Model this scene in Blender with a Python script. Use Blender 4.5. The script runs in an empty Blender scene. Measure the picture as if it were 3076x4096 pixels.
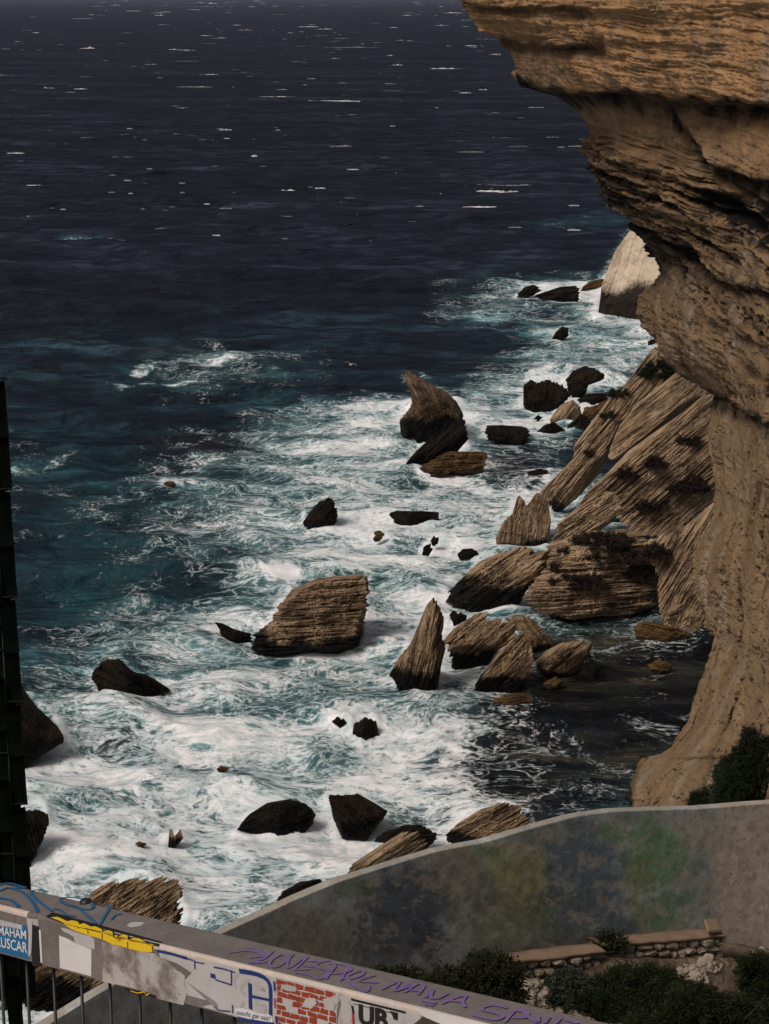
import bpy, bmesh, math, random
import numpy as np
from math import radians, sin, cos, pi
from mathutils import Vector, Matrix

# ------------------------------------------------------------------ camera, sky, sun, exposure
S = bpy.context.scene
COL = S.collection
F = 8000.0                       # focal length in photo pixels (photo 3076 x 4096)
PITCH = math.atan(2080.0 / F)    # downwards
CAM = np.array([0.0, 0.0, 60.0])
FWD = np.array([0.0, cos(PITCH), -sin(PITCH)])
RGT = np.array([1.0, 0.0, 0.0])
UPV = np.array([0.0, sin(PITCH), cos(PITCH)])
cam_d = bpy.data.cameras.new('camera')
cam = bpy.data.objects.new('camera', cam_d)
COL.objects.link(cam)
cam.location = CAM
cam.rotation_euler = (pi / 2 - PITCH, 0, 0)
cam_d.sensor_fit = 'VERTICAL'
cam_d.sensor_height = 24.0
cam_d.lens = 24.0 * F / 4096.0
cam_d.clip_start = 0.05
cam_d.clip_end = 60000
S.camera = cam

SUN_TO = Vector((-0.50, -0.46, 0.73)).normalized()
SUN_EL = math.asin(SUN_TO.z)
SUN_AZ = math.atan2(SUN_TO.x, SUN_TO.y)
W = bpy.data.worlds.new('World')
S.world = W
W.use_nodes = True
wn = W.node_tree
wn.nodes.clear()
sky = wn.nodes.new('ShaderNodeTexSky')
sky.sky_type = 'NISHITA'
sky.sun_disc = False
sky.sun_elevation = SUN_EL
sky.sun_rotation = SUN_AZ
sky.dust_density = 5.0
sky.air_density = 1.5
hs = wn.nodes.new('ShaderNodeHueSaturation')
hs.inputs['Saturation'].default_value = 0.22      # the grey of an overcast sky
bgn = wn.nodes.new('ShaderNodeBackground')
bgn.inputs['Strength'].default_value = 0.05
won = wn.nodes.new('ShaderNodeOutputWorld')
wn.links.new(sky.outputs[0], hs.inputs['Color'])
wn.links.new(hs.outputs[0], bgn.inputs['Color'])
wn.links.new(bgn.outputs[0], won.inputs[0])
sun_d = bpy.data.lights.new('sun', 'SUN')
sun_d.energy = 2.3
sun_d.angle = radians(22)
sun_d.color = (1.0, 0.91, 0.82)
sun = bpy.data.objects.new('sun', sun_d)
COL.objects.link(sun)
sun.rotation_euler = SUN_TO.to_track_quat('Z', 'Y').to_euler()
S.view_settings.view_transform = 'Standard'
S.view_settings.look = 'None'
S.view_settings.exposure = 0.0
S.view_settings.gamma = 1.0
S.cycles.max_bounces = 5
S.cycles.diffuse_bounces = 2
S.cycles.glossy_bounces = 2
S.cycles.transmission_bounces = 2
S.cycles.use_denoising = True
HAZE = 0.000017

# ------------------------------------------------------------------ helpers: photo geometry
def ray(px, py):
    px = np.asarray(px, float); py = np.asarray(py, float)
    cx = (px - 1538.0) / F; cy = (2048.0 - py) / F
    return FWD + cx[..., None] * RGT + cy[..., None] * UPV
def at(px, py, t):
    """the world point seen at photo pixel (px, py), t metres along the view axis"""
    return CAM + ray(px, py) * np.asarray(t, float)[..., None]
def proj(P):
    d = P - CAM
    t = d @ FWD
    return 1538 + F * (d @ RGT) / t, 2048 - F * (d @ UPV) / t, t
def sea_t(px, py, z=0.0):
    return (z - CAM[2]) / ray(px, py)[..., 2]

# ------------------------------------------------------------------ helpers: noise
_rng = np.random.RandomState(7)
_P = _rng.permutation(256).astype(np.int32)
_P = np.concatenate([_P, _P, _P])
_G = _rng.normal(size=(256, 3)); _G /= np.linalg.norm(_G, axis=1)[:, None]
_G = _G.astype(np.float32)
def pn(x, y=0.0, z=0.0):
    """gradient noise, about -0.7..0.7"""
    x, y, z = np.broadcast_arrays(np.asarray(x, np.float32), np.asarray(y, np.float32), np.asarray(z, np.float32))
    xi = np.floor(x); yi = np.floor(y); zi = np.floor(z)
    xf = x - xi; yf = y - yi; zf = z - zi
    xi = xi.astype(np.int64) & 255; yi = yi.astype(np.int64) & 255; zi = zi.astype(np.int64) & 255
    u = xf * xf * xf * (xf * (xf * 6 - 15) + 10)
    v = yf * yf * yf * (yf * (yf * 6 - 15) + 10)
    w = zf * zf * zf * (zf * (zf * 6 - 15) + 10)
    def c(a, b, d):
        g = _G[_P[_P[_P[(xi + a) & 255] + ((yi + b) & 255)] + ((zi + d) & 255)]]
        return g[..., 0] * (xf - a) + g[..., 1] * (yf - b) + g[..., 2] * (zf - d)
    def l(a, b, t): return a + (b - a) * t
    return l(l(l(c(0,0,0), c(1,0,0), u), l(c(0,1,0), c(1,1,0), u), v),
             l(l(c(0,0,1), c(1,0,1), u), l(c(0,1,1), c(1,1,1), u), v), w)
def fbm(x, y=0.0, z=0.0, n=4, g=0.5, lac=2.03):
    s = 0; a = 1.0; k = 1.0
    for i in range(n):
        s = s + a * pn(x * k + 11.3 * i, y * k + 5.7 * i, z * k + 3.1 * i)
        a *= g; k *= lac
    return s
def sstep(a, b, x):
    t = np.clip((x - a) / (b - a), 0, 1)
    return t * t * (3 - 2 * t)

# ------------------------------------------------------------------ helpers: objects
def tag(o, label=None, cat=None, group=None, kind=None):
    if label: o['label'] = label
    if cat: o['category'] = cat
    if group: o['group'] = group
    if kind: o['kind'] = kind
    return o
def empty(name, loc=(0, 0, 0)):
    o = bpy.data.objects.new(name, None)
    COL.objects.link(o)
    o.location = loc
    return o
def link(name, me, mat=None, parent=None):
    o = bpy.data.objects.new(name, me)
    COL.objects.link(o)
    if mat: me.materials.append(mat)
    if parent:
        o.parent = parent
        o.matrix_parent_inverse = Matrix.Translation(-Vector(parent.location))
    return o
def mesh_np(name, V, Q, smooth=True, attrs=None, cols=None):
    """mesh from vertex array and an (n,4) or (n,3) face array"""
    V = np.asarray(V, np.float32); Q = np.asarray(Q, np.int32)
    me = bpy.data.meshes.new(name)
    k = Q.shape[1]
    me.vertices.add(len(V)); me.vertices.foreach_set('co', V.ravel())
    me.loops.add(Q.size); me.loops.foreach_set('vertex_index', Q.ravel())
    me.polygons.add(len(Q))
    me.polygons.foreach_set('loop_start', np.arange(0, Q.size, k, dtype=np.int32))
    me.polygons.foreach_set('loop_total', np.full(len(Q), k, np.int32))
    me.polygons.foreach_set('use_smooth', np.full(len(Q), smooth))
    me.update(calc_edges=True)
    for n, a in (attrs or {}).items():
        at_ = me.attributes.new(n, 'FLOAT', 'POINT')
        at_.data.foreach_set('value', np.asarray(a, np.float32).ravel())
    for n, a in (cols or {}).items():
        at_ = me.attributes.new(n, 'FLOAT_COLOR', 'POINT')
        a = np.asarray(a, np.float32)
        if a.shape[1] == 3: a = np.concatenate([a, np.ones((len(a), 1), np.float32)], 1)
        at_.data.foreach_set('color', a.ravel())
    return me
def gridq(nr, nc, wrap=False, off=0):
    r = np.arange(nr - 1)[:, None]; c = np.arange(nc if wrap else nc - 1)[None, :]
    c2 = (c + 1) % nc
    return np.stack([r * nc + c, r * nc + c2, (r + 1) * nc + c2, (r + 1) * nc + c], -1).reshape(-1, 4) + off
class MB:
    """collects boxes, polygons and tubes; build() links them as ONE mesh object"""
    def __init__(s): s.v = []; s.f = []
    def add(s, V, Fc):
        o = len(s.v); s.v += [tuple(map(float, p)) for p in V]; s.f += [[i + o for i in f] for f in Fc]
    def box8(s, P):      # P[0:4] one end loop, P[4:8] the other
        s.add(P, [[3,2,1,0],[4,5,6,7],[0,1,5,4],[1,2,6,5],[2,3,7,6],[3,0,4,7]])
    def box(s, lo, hi):
        x0,y0,z0 = lo; x1,y1,z1 = hi
        s.box8([(x0,y0,z0),(x1,y0,z0),(x1,y1,z0),(x0,y1,z0),(x0,y0,z1),(x1,y0,z1),(x1,y1,z1),(x0,y1,z1)])
    def prism(s, pts, n, th):    # flat polygon pts extruded by th along n
        n = np.asarray(n) * th; k = len(pts)
        P = [np.asarray(p) for p in pts]; Q = [p + n for p in P]
        s.add(P + Q, [list(range(k))[::-1], list(range(k, 2 * k))] + [[i, (i+1) % k, k + (i+1) % k, k + i] for i in range(k)])
    def tube(s, pts, rad, seg=6):
        pts = [Vector(p) for p in pts]; rad = rad if hasattr(rad, '__len__') else [rad] * len(pts)
        V = []; n = len(pts)
        for i, p in enumerate(pts):
            d = (pts[min(i+1, n-1)] - pts[max(i-1, 0)]).normalized()
            a = d.cross(Vector((0.31, 0.2, 0.93))).normalized(); b = d.cross(a)
            for k in range(seg):
                q = 2 * pi * k / seg
                V.append(p + (a * cos(q) + b * sin(q)) * rad[i])
        Fc = [[i*seg+k, i*seg+(k+1) % seg, (i+1)*seg+(k+1) % seg, (i+1)*seg+k] for i in range(n-1) for k in range(seg)]
        Fc += [list(range(seg))[::-1], list(range((n-1)*seg, n*seg))]
        s.add(V, Fc)
    def build(s, name, mat, parent=None, smooth=False):
        me = bpy.data.meshes.new(name)
        me.from_pydata(s.v, [], s.f); me.update()
        if smooth:
            for p in me.polygons: p.use_smooth = True
        return link(name, me, mat, parent)

# ------------------------------------------------------------------ helpers: materials
class NT:
    def __init__(s, name):
        s.m = bpy.data.materials.new(name); s.m.use_nodes = True
        s.t = s.m.node_tree; s.t.nodes.clear()
        s.out = s.t.nodes.new('ShaderNodeOutputMaterial')
        s.b = s.t.nodes.new('ShaderNodeBsdfPrincipled')
        s.t.links.new(s.b.outputs[0], s.out.inputs[0])
    def n(s, typ, **kw):
        x = s.t.nodes.new('ShaderNode' + typ)
        for k, v in kw.items(): setattr(x, k, v)
        return x
    def put(s, sock, v):
        if hasattr(v, 'links') or hasattr(v, 'is_linked'): s.t.links.new(v, sock)
        elif isinstance(v, (tuple, list)) and len(v) == 3 and sock.type == 'RGBA': sock.default_value = (*v, 1)
        else: sock.default_value = v
    def math(s, op, a, b=0.0, c=0.0, clamp=False):
        x = s.n('Math', operation=op, use_clamp=clamp)
        s.put(x.inputs[0], a); s.put(x.inputs[1], b); s.put(x.inputs[2], c)
        return x.outputs[0]
    def vmath(s, op, a, b=(0, 0, 0), sc=1.0):
        x = s.n('VectorMath', operation=op)
        s.put(x.inputs[0], a); s.put(x.inputs[1], b)
        if op == 'SCALE': s.put(x.inputs[3], sc)
        return x.outputs[0]
    def noise(s, vec, scale, detail=4, rough=0.55, dist=0.0, color=False):
        x = s.n('TexNoise')
        s.put(x.inputs['Vector'], vec); s.put(x.inputs['Scale'], scale)
        x.inputs['Detail'].default_value = detail; x.inputs['Roughness'].default_value = rough
        x.inputs['Distortion'].default_value = dist
        return x.outputs['Color' if color else 'Fac']
    def voro(s, vec, scale, feature='DISTANCE_TO_EDGE'):
        x = s.n('TexVoronoi', feature=feature)
        s.put(x.inputs['Vector'], vec); s.put(x.inputs['Scale'], scale)
        return x.outputs[0]
    def mix(s, f, a, b, typ='MIX'):
        x = s.n('Mix', data_type='RGBA', blend_type=typ)
        s.put(x.inputs[0], f); s.put(x.inputs[6], a); s.put(x.inputs[7], b)
        return x.outputs[2]
    def step(s, v, lo, hi, a=0.0, b=1.0):
        x = s.n('MapRange', interpolation_type='SMOOTHSTEP')
        s.put(x.inputs[0], v); s.put(x.inputs[1], lo); s.put(x.inputs[2], hi); s.put(x.inputs[3], a); s.put(x.inputs[4], b)
        return x.outputs[0]
    def attr(s, name, out='Fac'):
        x = s.n('Attribute'); x.attribute_name = name
        return x.outputs[out]
    def pos(s): return s.n('NewGeometry').outputs['Position']
    def bump(s, h, strength=0.5, dist=0.1, normal=None):
        x = s.n('Bump'); s.put(x.inputs['Height'], h); s.put(x.inputs['Strength'], strength); s.put(x.inputs['Distance'], dist)
        if normal: s.put(x.inputs['Normal'], normal)
        return x.outputs[0]
    def set(s, **kw):
        names = dict(col='Base Color', rough='Roughness', spec='Specular IOR Level', normal='Normal', metal='Metallic', alpha='Alpha', trans='Transmission Weight')
        for k, v in kw.items(): s.put(s.b.inputs[names[k]], v)
        return s.m
def paint(name, col, rough=0.6, spec=0.3, var=0.25, scale=20.0, bump=0.0):
    """a plain painted or printed surface with wear"""
    t = NT(name); p = t.pos()
    n = t.noise(p, scale, 6, 0.6)
    f = t.math('MULTIPLY_ADD', n, 2 * var, 1 - var)
    c = t.mix(1.0, col, t.n('CombineColor').outputs[0], 'MULTIPLY')
    mx = c.node
    dirt = t.step(t.noise(p, scale * 2.3, 6, .7), .54, .74, 0, min(.6, var * 2.2))
    cc = t.n('CombineColor')
    for i in range(3): t.put(cc.inputs[i], f)
    t.t.links.new(cc.outputs[0], mx.inputs[7])
    c = t.mix(dirt, c, tuple(.38 * v + .008 for v in col))
    t.set(col=c, rough=rough, spec=spec)
    if bump: t.set(normal=t.bump(t.noise(p, scale * 4, 4), bump, 0.002))
    return t.m
# ------------------------------------------------------------------ the sea
FOAM_GRID = """
0000000000000000
0000000000000000
0000000002467000
0000000003435500
0000000000145700
0012432000355500
0012221002666400
0000024777765000
1001245665542000
2112456765430000
1223455656664200
1223455787666200
1123457877664200
1122357866654200
1122366566554200
1245655666543300
2345554665433420
2335555555222210
3435666666410100
6666666666511110
6677767777432210
7777777776433220
7877777776433330
8787787777533330
8788888776533330
7878888776433330
7787776555444440
7678776555444440
7777765555444440
"""   # one row per 100 photo pixels from y = 900, one column per 192: foam cover of the water there, 0..9
_fg = np.array([[int(c) for c in r] for r in FOAM_GRID.split()], float) / 9.0
def bilin(G, u, v):
    v = np.clip(v, 0, G.shape[0] - 1.001); u = np.clip(u, 0, G.shape[1] - 1.001)
    i = v.astype(int); j = u.astype(int); a = v - i; b = u - j
    a = a * a * (3 - 2 * a); b = b * b * (3 - 2 * b)
    return (G[i, j] * (1-b) + G[i, j+1] * b) * (1-a) + (G[i+1, j] * (1-b) + G[i+1, j+1] * b) * a
# breaking crests and spray streaks: x0, y0, x1, y1, half width, strength (photo pixels / 1.852)
CRESTS = [(927,147,995,147,3,1),(1003,98,1032,98,2,1),(1030,192,1056,193,3,1),(640,215,778,217,2,.9),(575,194,632,193,2,.9),(600,413,642,410,5,1),
 (680,406,702,405,2,.8),(1028,376,1066,378,3,1),(1075,377,1117,375,2,.9),(917,415,978,418,3,1),(1028,414,1090,411,3,1),(1075,411,1130,413,5,1),(1000,448,1072,445,3,.9),
 (925,461,950,460,2,.8),(130,512,222,516,2,.9),(45,520,72,518,2,.8),(178,103,207,103,3,1),(543,335,556,335,3,1),(360,105,392,106,2,.8),(960,27,1000,27,2,.9),
 (560,205,640,208,2,.6),(70,70,85,70,2,.9),(95,188,102,188,2,.8),(835,118,850,119,2,.8),(545,390,640,392,2,.5),(1140,75,1160,76,2,.8),(680,60,720,62,2,.6),(430,75,460,76,2,.6),
 (280,808,330,800,6,.9),(330,800,420,790,8,1),(400,792,545,772,6,.9),(210,836,290,838,4,1),(290,834,425,822,4,1),(150,838,215,830,3,.7),(420,830,600,812,5,.5),
 (25,1008,90,1006,6,1),(85,1002,168,985,4,.9),(385,957,410,950,7,.9),(410,955,465,942,3,.8),(1180,482,1340,470,7,.55),(1130,655,1290,668,7,.7),(1240,612,1290,606,6,.9),(1130,632,1150,640,5,.7),
 (560,1250,640,1245,16,1),(600,1230,690,1205,14,1),(660,1200,720,1180,12,1),(520,1215,560,1240,8,.8),(700,1700,790,1680,22,1),(760,1690,880,1650,14,.9),(640,1690,720,1700,10,.8),
 (770,905,830,935,14,1),(700,905,770,895,8,.8),(740,1150,800,1110,14,.9),(700,1110,780,1120,9,.8),(1000,905,1060,880,10,.8),(1020,880,1120,850,8,.8),(960,1560,1040,1600,7,.6),(900,1585,1020,1610,6,.7),
 (1200,706,1390,702,7,.7),(1160,790,1215,800,8,.9),(380,1340,560,1320,6,.5),(120,1370,300,1350,4,.5),(150,1590,300,1560,8,.5),(60,1660,200,1690,14,.7),(100,1900,330,1800,20,.5),
 (1040,1560,1120,1640,3,.5),(1120,1640,1200,1680,3,.5),(1270,1690,1350,1720,4,.5),(1180,1330,1290,1350,7,.6),(1260,1360,1300,1385,5,.6),(1290,1340,1380,1330,4,.4),(560,1900,620,1930,10,.6),(480,1950,560,1900,8,.4)]
def seg_d(px, py, x0, y0, x1, y1):
    dx, dy = x1 - x0, y1 - y0
    t = np.clip(((px - x0) * dx + (py - y0) * dy) / (dx * dx + dy * dy), 0, 1)
    return np.hypot(px - x0 - t * dx, (py - y0 - t * dy) * 1.0), t
def make_sea():
    dep = np.concatenate([np.linspace(40, 29, 20)[:-1], np.linspace(29, 0.6, 1050), np.geomspace(0.58, 0.12, 30)])
    az = np.concatenate([np.linspace(-75, -14, 50)[:-1], np.linspace(-14, 13, 620), np.linspace(13, 75, 50)[1:]])
    D, A = np.meshgrid(60.0 / np.tan(np.radians(dep)), np.radians(az), indexing='ij')
    X = (D * np.sin(A)).ravel(); Y = (D * np.cos(A)).ravel(); R = D.ravel()
    sp = R * R / 60.0 * 0.00048 + R * 0.0008
    h = np.zeros_like(X); ox = np.zeros_like(X); oy = np.zeros_like(X)
    rng = np.random.RandomState(3)
    for lam, amp, n in ((46, .48, 3), (27, .50, 4), (15, .40, 5), (8.5, .25, 6), (4.6, .10, 6), (2.6, .055, 6)):
        for k in range(n):
            a = radians(-97 + rng.normal() * (17 if lam > 20 else 30))
            L = lam * rng.uniform(.78, 1.28); kx, ky = cos(a) * 2 * pi / L, sin(a) * 2 * pi / L
            w = amp / math.sqrt(n) * 1.5 * sstep(2.2, 4.5, L / sp)
            ok = w > 1e-4
            if not ok.any(): continue
            x, y = X[ok], Y[ok]
            env = np.clip(0.55 + 1.3 * pn(x / (L * 2.6) + 7 * k, y / (L * 2.0) - 3 * k, lam), 0, 1.6)
            ph = kx * x + ky * y + rng.uniform(0, 6.28) + 2.2 * pn(x / (L * 3.1), y / (L * 3.1), k + lam)
            h[ok] += w[ok] * env * np.cos(ph)
            ox[ok] -= .8 * w[ok] * env * np.sin(ph) * cos(a); oy[ok] -= .8 * w[ok] * env * np.sin(ph) * sin(a)
    P = np.stack([X, Y, np.zeros_like(X)], 1)
    px, py, t = proj(P)
    near = (px > -900) & (px < 3900)
    wob_x = 60 * pn(X / 9, Y / 14, 3.3) + 20 * pn(X / 3, Y / 5, 9.1); wob_y = 45 * pn(X / 9, Y / 14, 8.8) + 14 * pn(X / 3, Y / 5, 1.1)
    d = bilin(_fg, (px + wob_x - 96) / 192.25, (py + wob_y - 950) / 100.0)
    d *= sstep(1000, 1150, py)
    teal = np.clip(bilin(_fg, (px + wob_x - 96) / 192.25, (py + wob_y - 950) / 100.0) * 1.5, 0, 1) * sstep(900, 1150, py)
    dx_, dy_ = px / 1.852, py / 1.852
    soft = np.zeros_like(d)
    for (x0, y0, x1, y1, w, s) in CRESTS:
        if y0 < 465 and w < 6: continue
        w_in = w
        if w < 9: w = w * 1.4; s = s * (.72 if 760 < y0 < 840 and s > .85 else .5)
        ok = np.where((dx_ > min(x0, x1) - 6*w) & (dx_ < max(x0, x1) + 6*w) & (dy_ > min(y0, y1) - 6*w) & (dy_ < max(y0, y1) + 6*w))[0]
        if len(ok) == 0: continue
        wx, wy = X[ok], Y[ok]
        jx = 2.0 * w * pn(wx / (w * .25 + .2), wy / (w + .6), 5.5); jy = (w * 1.3) * pn(wx / (w * .5 + .3), wy / (w + .6), 2.5)
        dd, tt = seg_d(dx_[ok] + jx, dy_[ok] + jy, x0, y0, x1, y1)
        ww = w * (0.35 + 0.65 * np.sin(pi * np.clip(tt, .04, .96)))
        v = s * np.exp(-(dd / np.maximum(ww, .8)) ** 2) * np.clip(.8 + (1.2 if w < 9 else .7) * fbm(wx / 2.2, wy / 3.0, 3.3, 3), .05, 1.25)
        d[ok] = np.clip(np.maximum(d[ok], d[ok] * .5 + v * (.85 if w < 9 else .8)), 0, 1.15)
        if w_in >= 9: soft[ok] = np.maximum(soft[ok], np.clip(v, 0, 1))
        if y0 > 440: teal[ok] = np.maximum(teal[ok], .8 * s * np.exp(-(dd / (3.2 * w)) ** 2))
        h[ok] += .12 * v
    for (Q_, col_) in COLLARS:                                   # wash round the foot of every rock
        x0, y0 = Q_.min(0) - 90; x1, y1 = Q_.max(0) + 90
        ok = np.where((px > x0) & (px < x1) & (py > y0) & (py < y1))[0]
        if len(ok) == 0: continue
        dd = np.full(len(ok), 1e9); ex = px[ok]; ey = py[ok]
        for (a, b) in zip(Q_, np.roll(Q_, -1, 0)):
            e = b - a; t_ = np.clip(((ex - a[0]) * e[0] + (ey - a[1]) * e[1]) / max(e @ e, 1e-6), 0, 1)
            dd = np.minimum(dd, np.hypot(ex - a[0] - t_ * e[0], (ey - a[1] - t_ * e[1]) * 1.7))
        v = np.exp(-(dd / (24 + 14 * pn(X[ok] / 3, Y[ok] / 3, 2.7))) ** 2) * np.clip(.62 + .9 * pn(X[ok] / 2.6, Y[ok] / 2.6, 6.1), 0, 1)
        d[ok] = np.clip(d[ok] + .45 * v * col_, 0, 1.1); teal[ok] = np.maximum(teal[ok], .7 * v * col_); h[ok] += .25 * v * col_
    # the brown cove in the lee of the cliff and the weedy shallows stay dark; clear teal elsewhere
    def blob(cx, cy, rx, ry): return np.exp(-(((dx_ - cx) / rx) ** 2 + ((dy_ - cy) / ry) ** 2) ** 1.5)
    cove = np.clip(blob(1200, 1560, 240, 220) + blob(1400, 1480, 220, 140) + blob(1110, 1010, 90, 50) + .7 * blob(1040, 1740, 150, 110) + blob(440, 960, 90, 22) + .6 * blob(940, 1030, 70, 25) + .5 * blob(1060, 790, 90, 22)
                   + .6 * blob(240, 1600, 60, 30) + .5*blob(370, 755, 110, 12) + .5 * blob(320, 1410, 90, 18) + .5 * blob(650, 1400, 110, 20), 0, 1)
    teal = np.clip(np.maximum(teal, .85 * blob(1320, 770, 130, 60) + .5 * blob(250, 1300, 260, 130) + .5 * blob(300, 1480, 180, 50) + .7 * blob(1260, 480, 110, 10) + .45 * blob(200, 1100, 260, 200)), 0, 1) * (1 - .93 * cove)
    teal = teal ** 1.35
    h += d * .25 * pn(X / 1.7, Y / 1.7, 4.4) * sstep(700, 300, R)
    h *= .55 + .45 * (1 - cove)
    V = np.stack([X + ox, Y + oy, h], 1)
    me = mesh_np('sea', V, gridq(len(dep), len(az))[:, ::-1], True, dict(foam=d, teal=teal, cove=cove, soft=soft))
    return me
REFL = .17      # share of the clear-water reflection a rough, wind-torn sea gives back
def sea_material():
    t = NT('sea_water'); p = t.pos()
    d = t.attr('foam'); teal = t.attr('teal'); cove = t.attr('cove'); soft = t.attr('soft')
    flat = t.vmath('MULTIPLY', p, (1, 1, 0))
    def warp(v, scale, amt, det=2):
        n = t.noise(v, scale, det, .5, color=True)
        n = t.vmath('SUBTRACT', n, (.5, .5, .5))
        return t.vmath('ADD', v, t.vmath('SCALE', n, sc=amt))
    p1 = warp(flat, 1/16, 11.0); p1b = warp(p1, 1/4.5, 3.0); p2 = warp(p1b, 1/1.1, .7, 4)
    st = t.vmath('MULTIPLY', p2, (.74, 1.0, 1.0))         # foam is drawn out along the crests
    big = t.noise(st, 1/8.5, 5, .6)
    def ridge(v, sc, k, det=4):
        n = t.noise(v, sc, det, .55)
        a = t.math('ABSOLUTE', t.math('SUBTRACT', n, .5))
        return t.math('SUBTRACT', 1.0, t.math('MULTIPLY', a, k), clamp=True)
    r1 = ridge(st, 1/4.2, 8.0, 3); r2 = ridge(t.vmath('ADD', st, (31, 7, 0)), 1/1.7, 7.5, 3)
    cell = t.math('SUBTRACT', 1.0, t.math('MULTIPLY', t.voro(st, 1/2.4), 3.4), clamp=True)
    fine = t.noise(p2, 1/.45, 4, .7)
    lace = t.math('MAXIMUM', r1, t.math('MULTIPLY', r2, .9))
    lace = t.math('MAXIMUM', lace, t.math('MULTIPLY', cell, .85))
    # pattern value, about 0.5 +- 0.2: blotches + lace + fine
    v = t.math('MULTIPLY', t.math('MULTIPLY_ADD', big, 2.6, -.8), .46)
    v = t.math('ADD', v, t.math('MULTIPLY', lace, .40))
    v = t.math('ADD', v, t.math('MULTIPLY_ADD', fine, .95, -.475))
    thr = t.math('SUBTRACT', 1.0, t.math('MULTIPLY', d, .76))
    fo = t.step(v, t.math('SUBTRACT', thr, .13), t.math('ADD', thr, .21))
    # thin lacy threads on the darker water
    rv = t.math('MAXIMUM', t.step(r1, .84, 1.0), t.math('MULTIPLY', t.step(r2, .80, 1.0), .9)); rv = t.math('MAXIMUM', rv, t.step(cell, .82, 1.0))
    rv = t.math('MULTIPLY', rv, t.step(t.noise(flat, 1/.8, 4, .7), .36, .56))
    gl = t.math('SUBTRACT', .72, t.math('MULTIPLY', d, .50))
    gate = t.step(t.math('MULTIPLY_ADD', fine, .35, t.math('MULTIPLY', t.noise(p1b, 1/6.5, 4, .6), .85)), gl, t.math('ADD', gl, .13))
    fo = t.math('MAXIMUM', fo, t.math('MULTIPLY', t.math('MULTIPLY', rv, gate), .72))
    fo = t.math('MULTIPLY', fo, t.step(d, .02, .14))
    sep = t.n('SeparateXYZ'); t.put(sep.inputs[0], p)
    fo = t.math('MAXIMUM', fo, t.math('MULTIPLY', soft, t.math('MULTIPLY_ADD', big, 1.2, .1)), clamp=True)
    fo = t.math('MINIMUM', fo, 1.0)
    deepc = t.mix(t.step(sep.outputs[1], 250, 520), (.0040, .0115, .0148), (.0060, .0068, .0108))
    body = t.mix(t.math('MULTIPLY', teal, t.step(big, .25, .7, .35, 1)), deepc, (.019, .082, .092))
    body = t.mix(t.math('MULTIPLY', t.math('MULTIPLY', teal, t.step(big, .46, .68)), t.step(d, .2, .6)), body, (.17, .37, .365))
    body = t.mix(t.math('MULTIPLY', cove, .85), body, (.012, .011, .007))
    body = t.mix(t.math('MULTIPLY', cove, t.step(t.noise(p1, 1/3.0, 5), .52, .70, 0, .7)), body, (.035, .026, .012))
    thin = t.math('MULTIPLY', t.step(v, t.math('SUBTRACT', thr, .5), thr), t.step(d, .15, .6))
    body = t.mix(t.math('MULTIPLY', t.math('MULTIPLY', thin, .42), t.math('SUBTRACT', 1.0, cove)), body, (.20, .34, .35))
    col = t.mix(fo, body, (.84, .80, .81))
    gust = t.noise(t.vmath('MULTIPLY', flat, (1/240, 1/75, 1)), 1.0, 5, .6)
    chop = t.noise(t.vmath('MULTIPLY', flat, (1/26, 1/13, 1)), 1.0, 5, .65)
    g2 = t.math('MULTIPLY', t.step(gust, .3, .7, .35, 1.6), t.step(chop, .40, .60, .35, 1.75))
    ch2 = t.noise(t.vmath('MULTIPLY', flat, (1/8.5, 1/3.8, 1)), 1.0, 4, .62)
    g2 = t.math('MULTIPLY', g2, t.step(ch2, .42, .58, .4, 1.7))
    mid_ = t.noise(t.vmath('MULTIPLY', flat, (1/95, 1/48, 1)), 1.0, 5, .65)
    g2 = t.math('MULTIPLY', g2, t.step(mid_, .38, .62, .4, 1.6))
    body = t.mix(t.math('SUBTRACT', 1.0, teal, clamp=True), body, t.vmath('SCALE', body, sc=g2))
    fw = t.mix(t.step(t.noise(p2, 1/1.1, 5, .7), .34, .62), (.50, .56, .575), (.88, .83, .84))
    fw = t.mix(t.step(big, .38, .62, .55, 0), fw, (.46, .58, .60))
    fw = t.mix(soft, fw, (.80, .78, .80))
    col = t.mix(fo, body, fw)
    # ripples
    dist = t.step(sep.outputs[1], 200, 900)
    rp = t.vmath('MULTIPLY', flat, (.55, 1, 1))
    rip = t.math('ADD', t.noise(rp, 1/2.6, 5, .6), t.math('MULTIPLY', t.noise(rp, 1/17, 4, .55), t.math('MULTIPLY_ADD', dist, 9.0, 1.8)))
    nb = t.bump(rip, t.math('MULTIPLY_ADD', fo, -.8, 1.0), 2.4)
    t.t.nodes.remove(t.b)
    df = t.n('BsdfDiffuse'); gs = t.n('BsdfGlossy'); fr = t.n('Fresnel'); mx = t.n('MixShader')
    fr.inputs['IOR'].default_value = 1.33; t.put(fr.inputs['Normal'], nb)
    t.put(df.inputs['Color'], col); t.put(df.inputs['Normal'], nb)
    gs.inputs['Color'].default_value = (.54, .60, .78, 1); gs.inputs['Roughness'].default_value = .22; t.put(gs.inputs['Normal'], nb)
    f_ = t.math('MULTIPLY', t.math('MULTIPLY', fr.outputs[0], REFL), t.math('SUBTRACT', 1.0, t.math('MULTIPLY', fo, .85)))
    t.put(mx.inputs[0], f_); t.t.links.new(df.outputs[0], mx.inputs[1]); t.t.links.new(gs.outputs[0], mx.inputs[2])
    t.t.links.new(mx.outputs[0], t.out.inputs[0])
    return t.m

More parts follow.
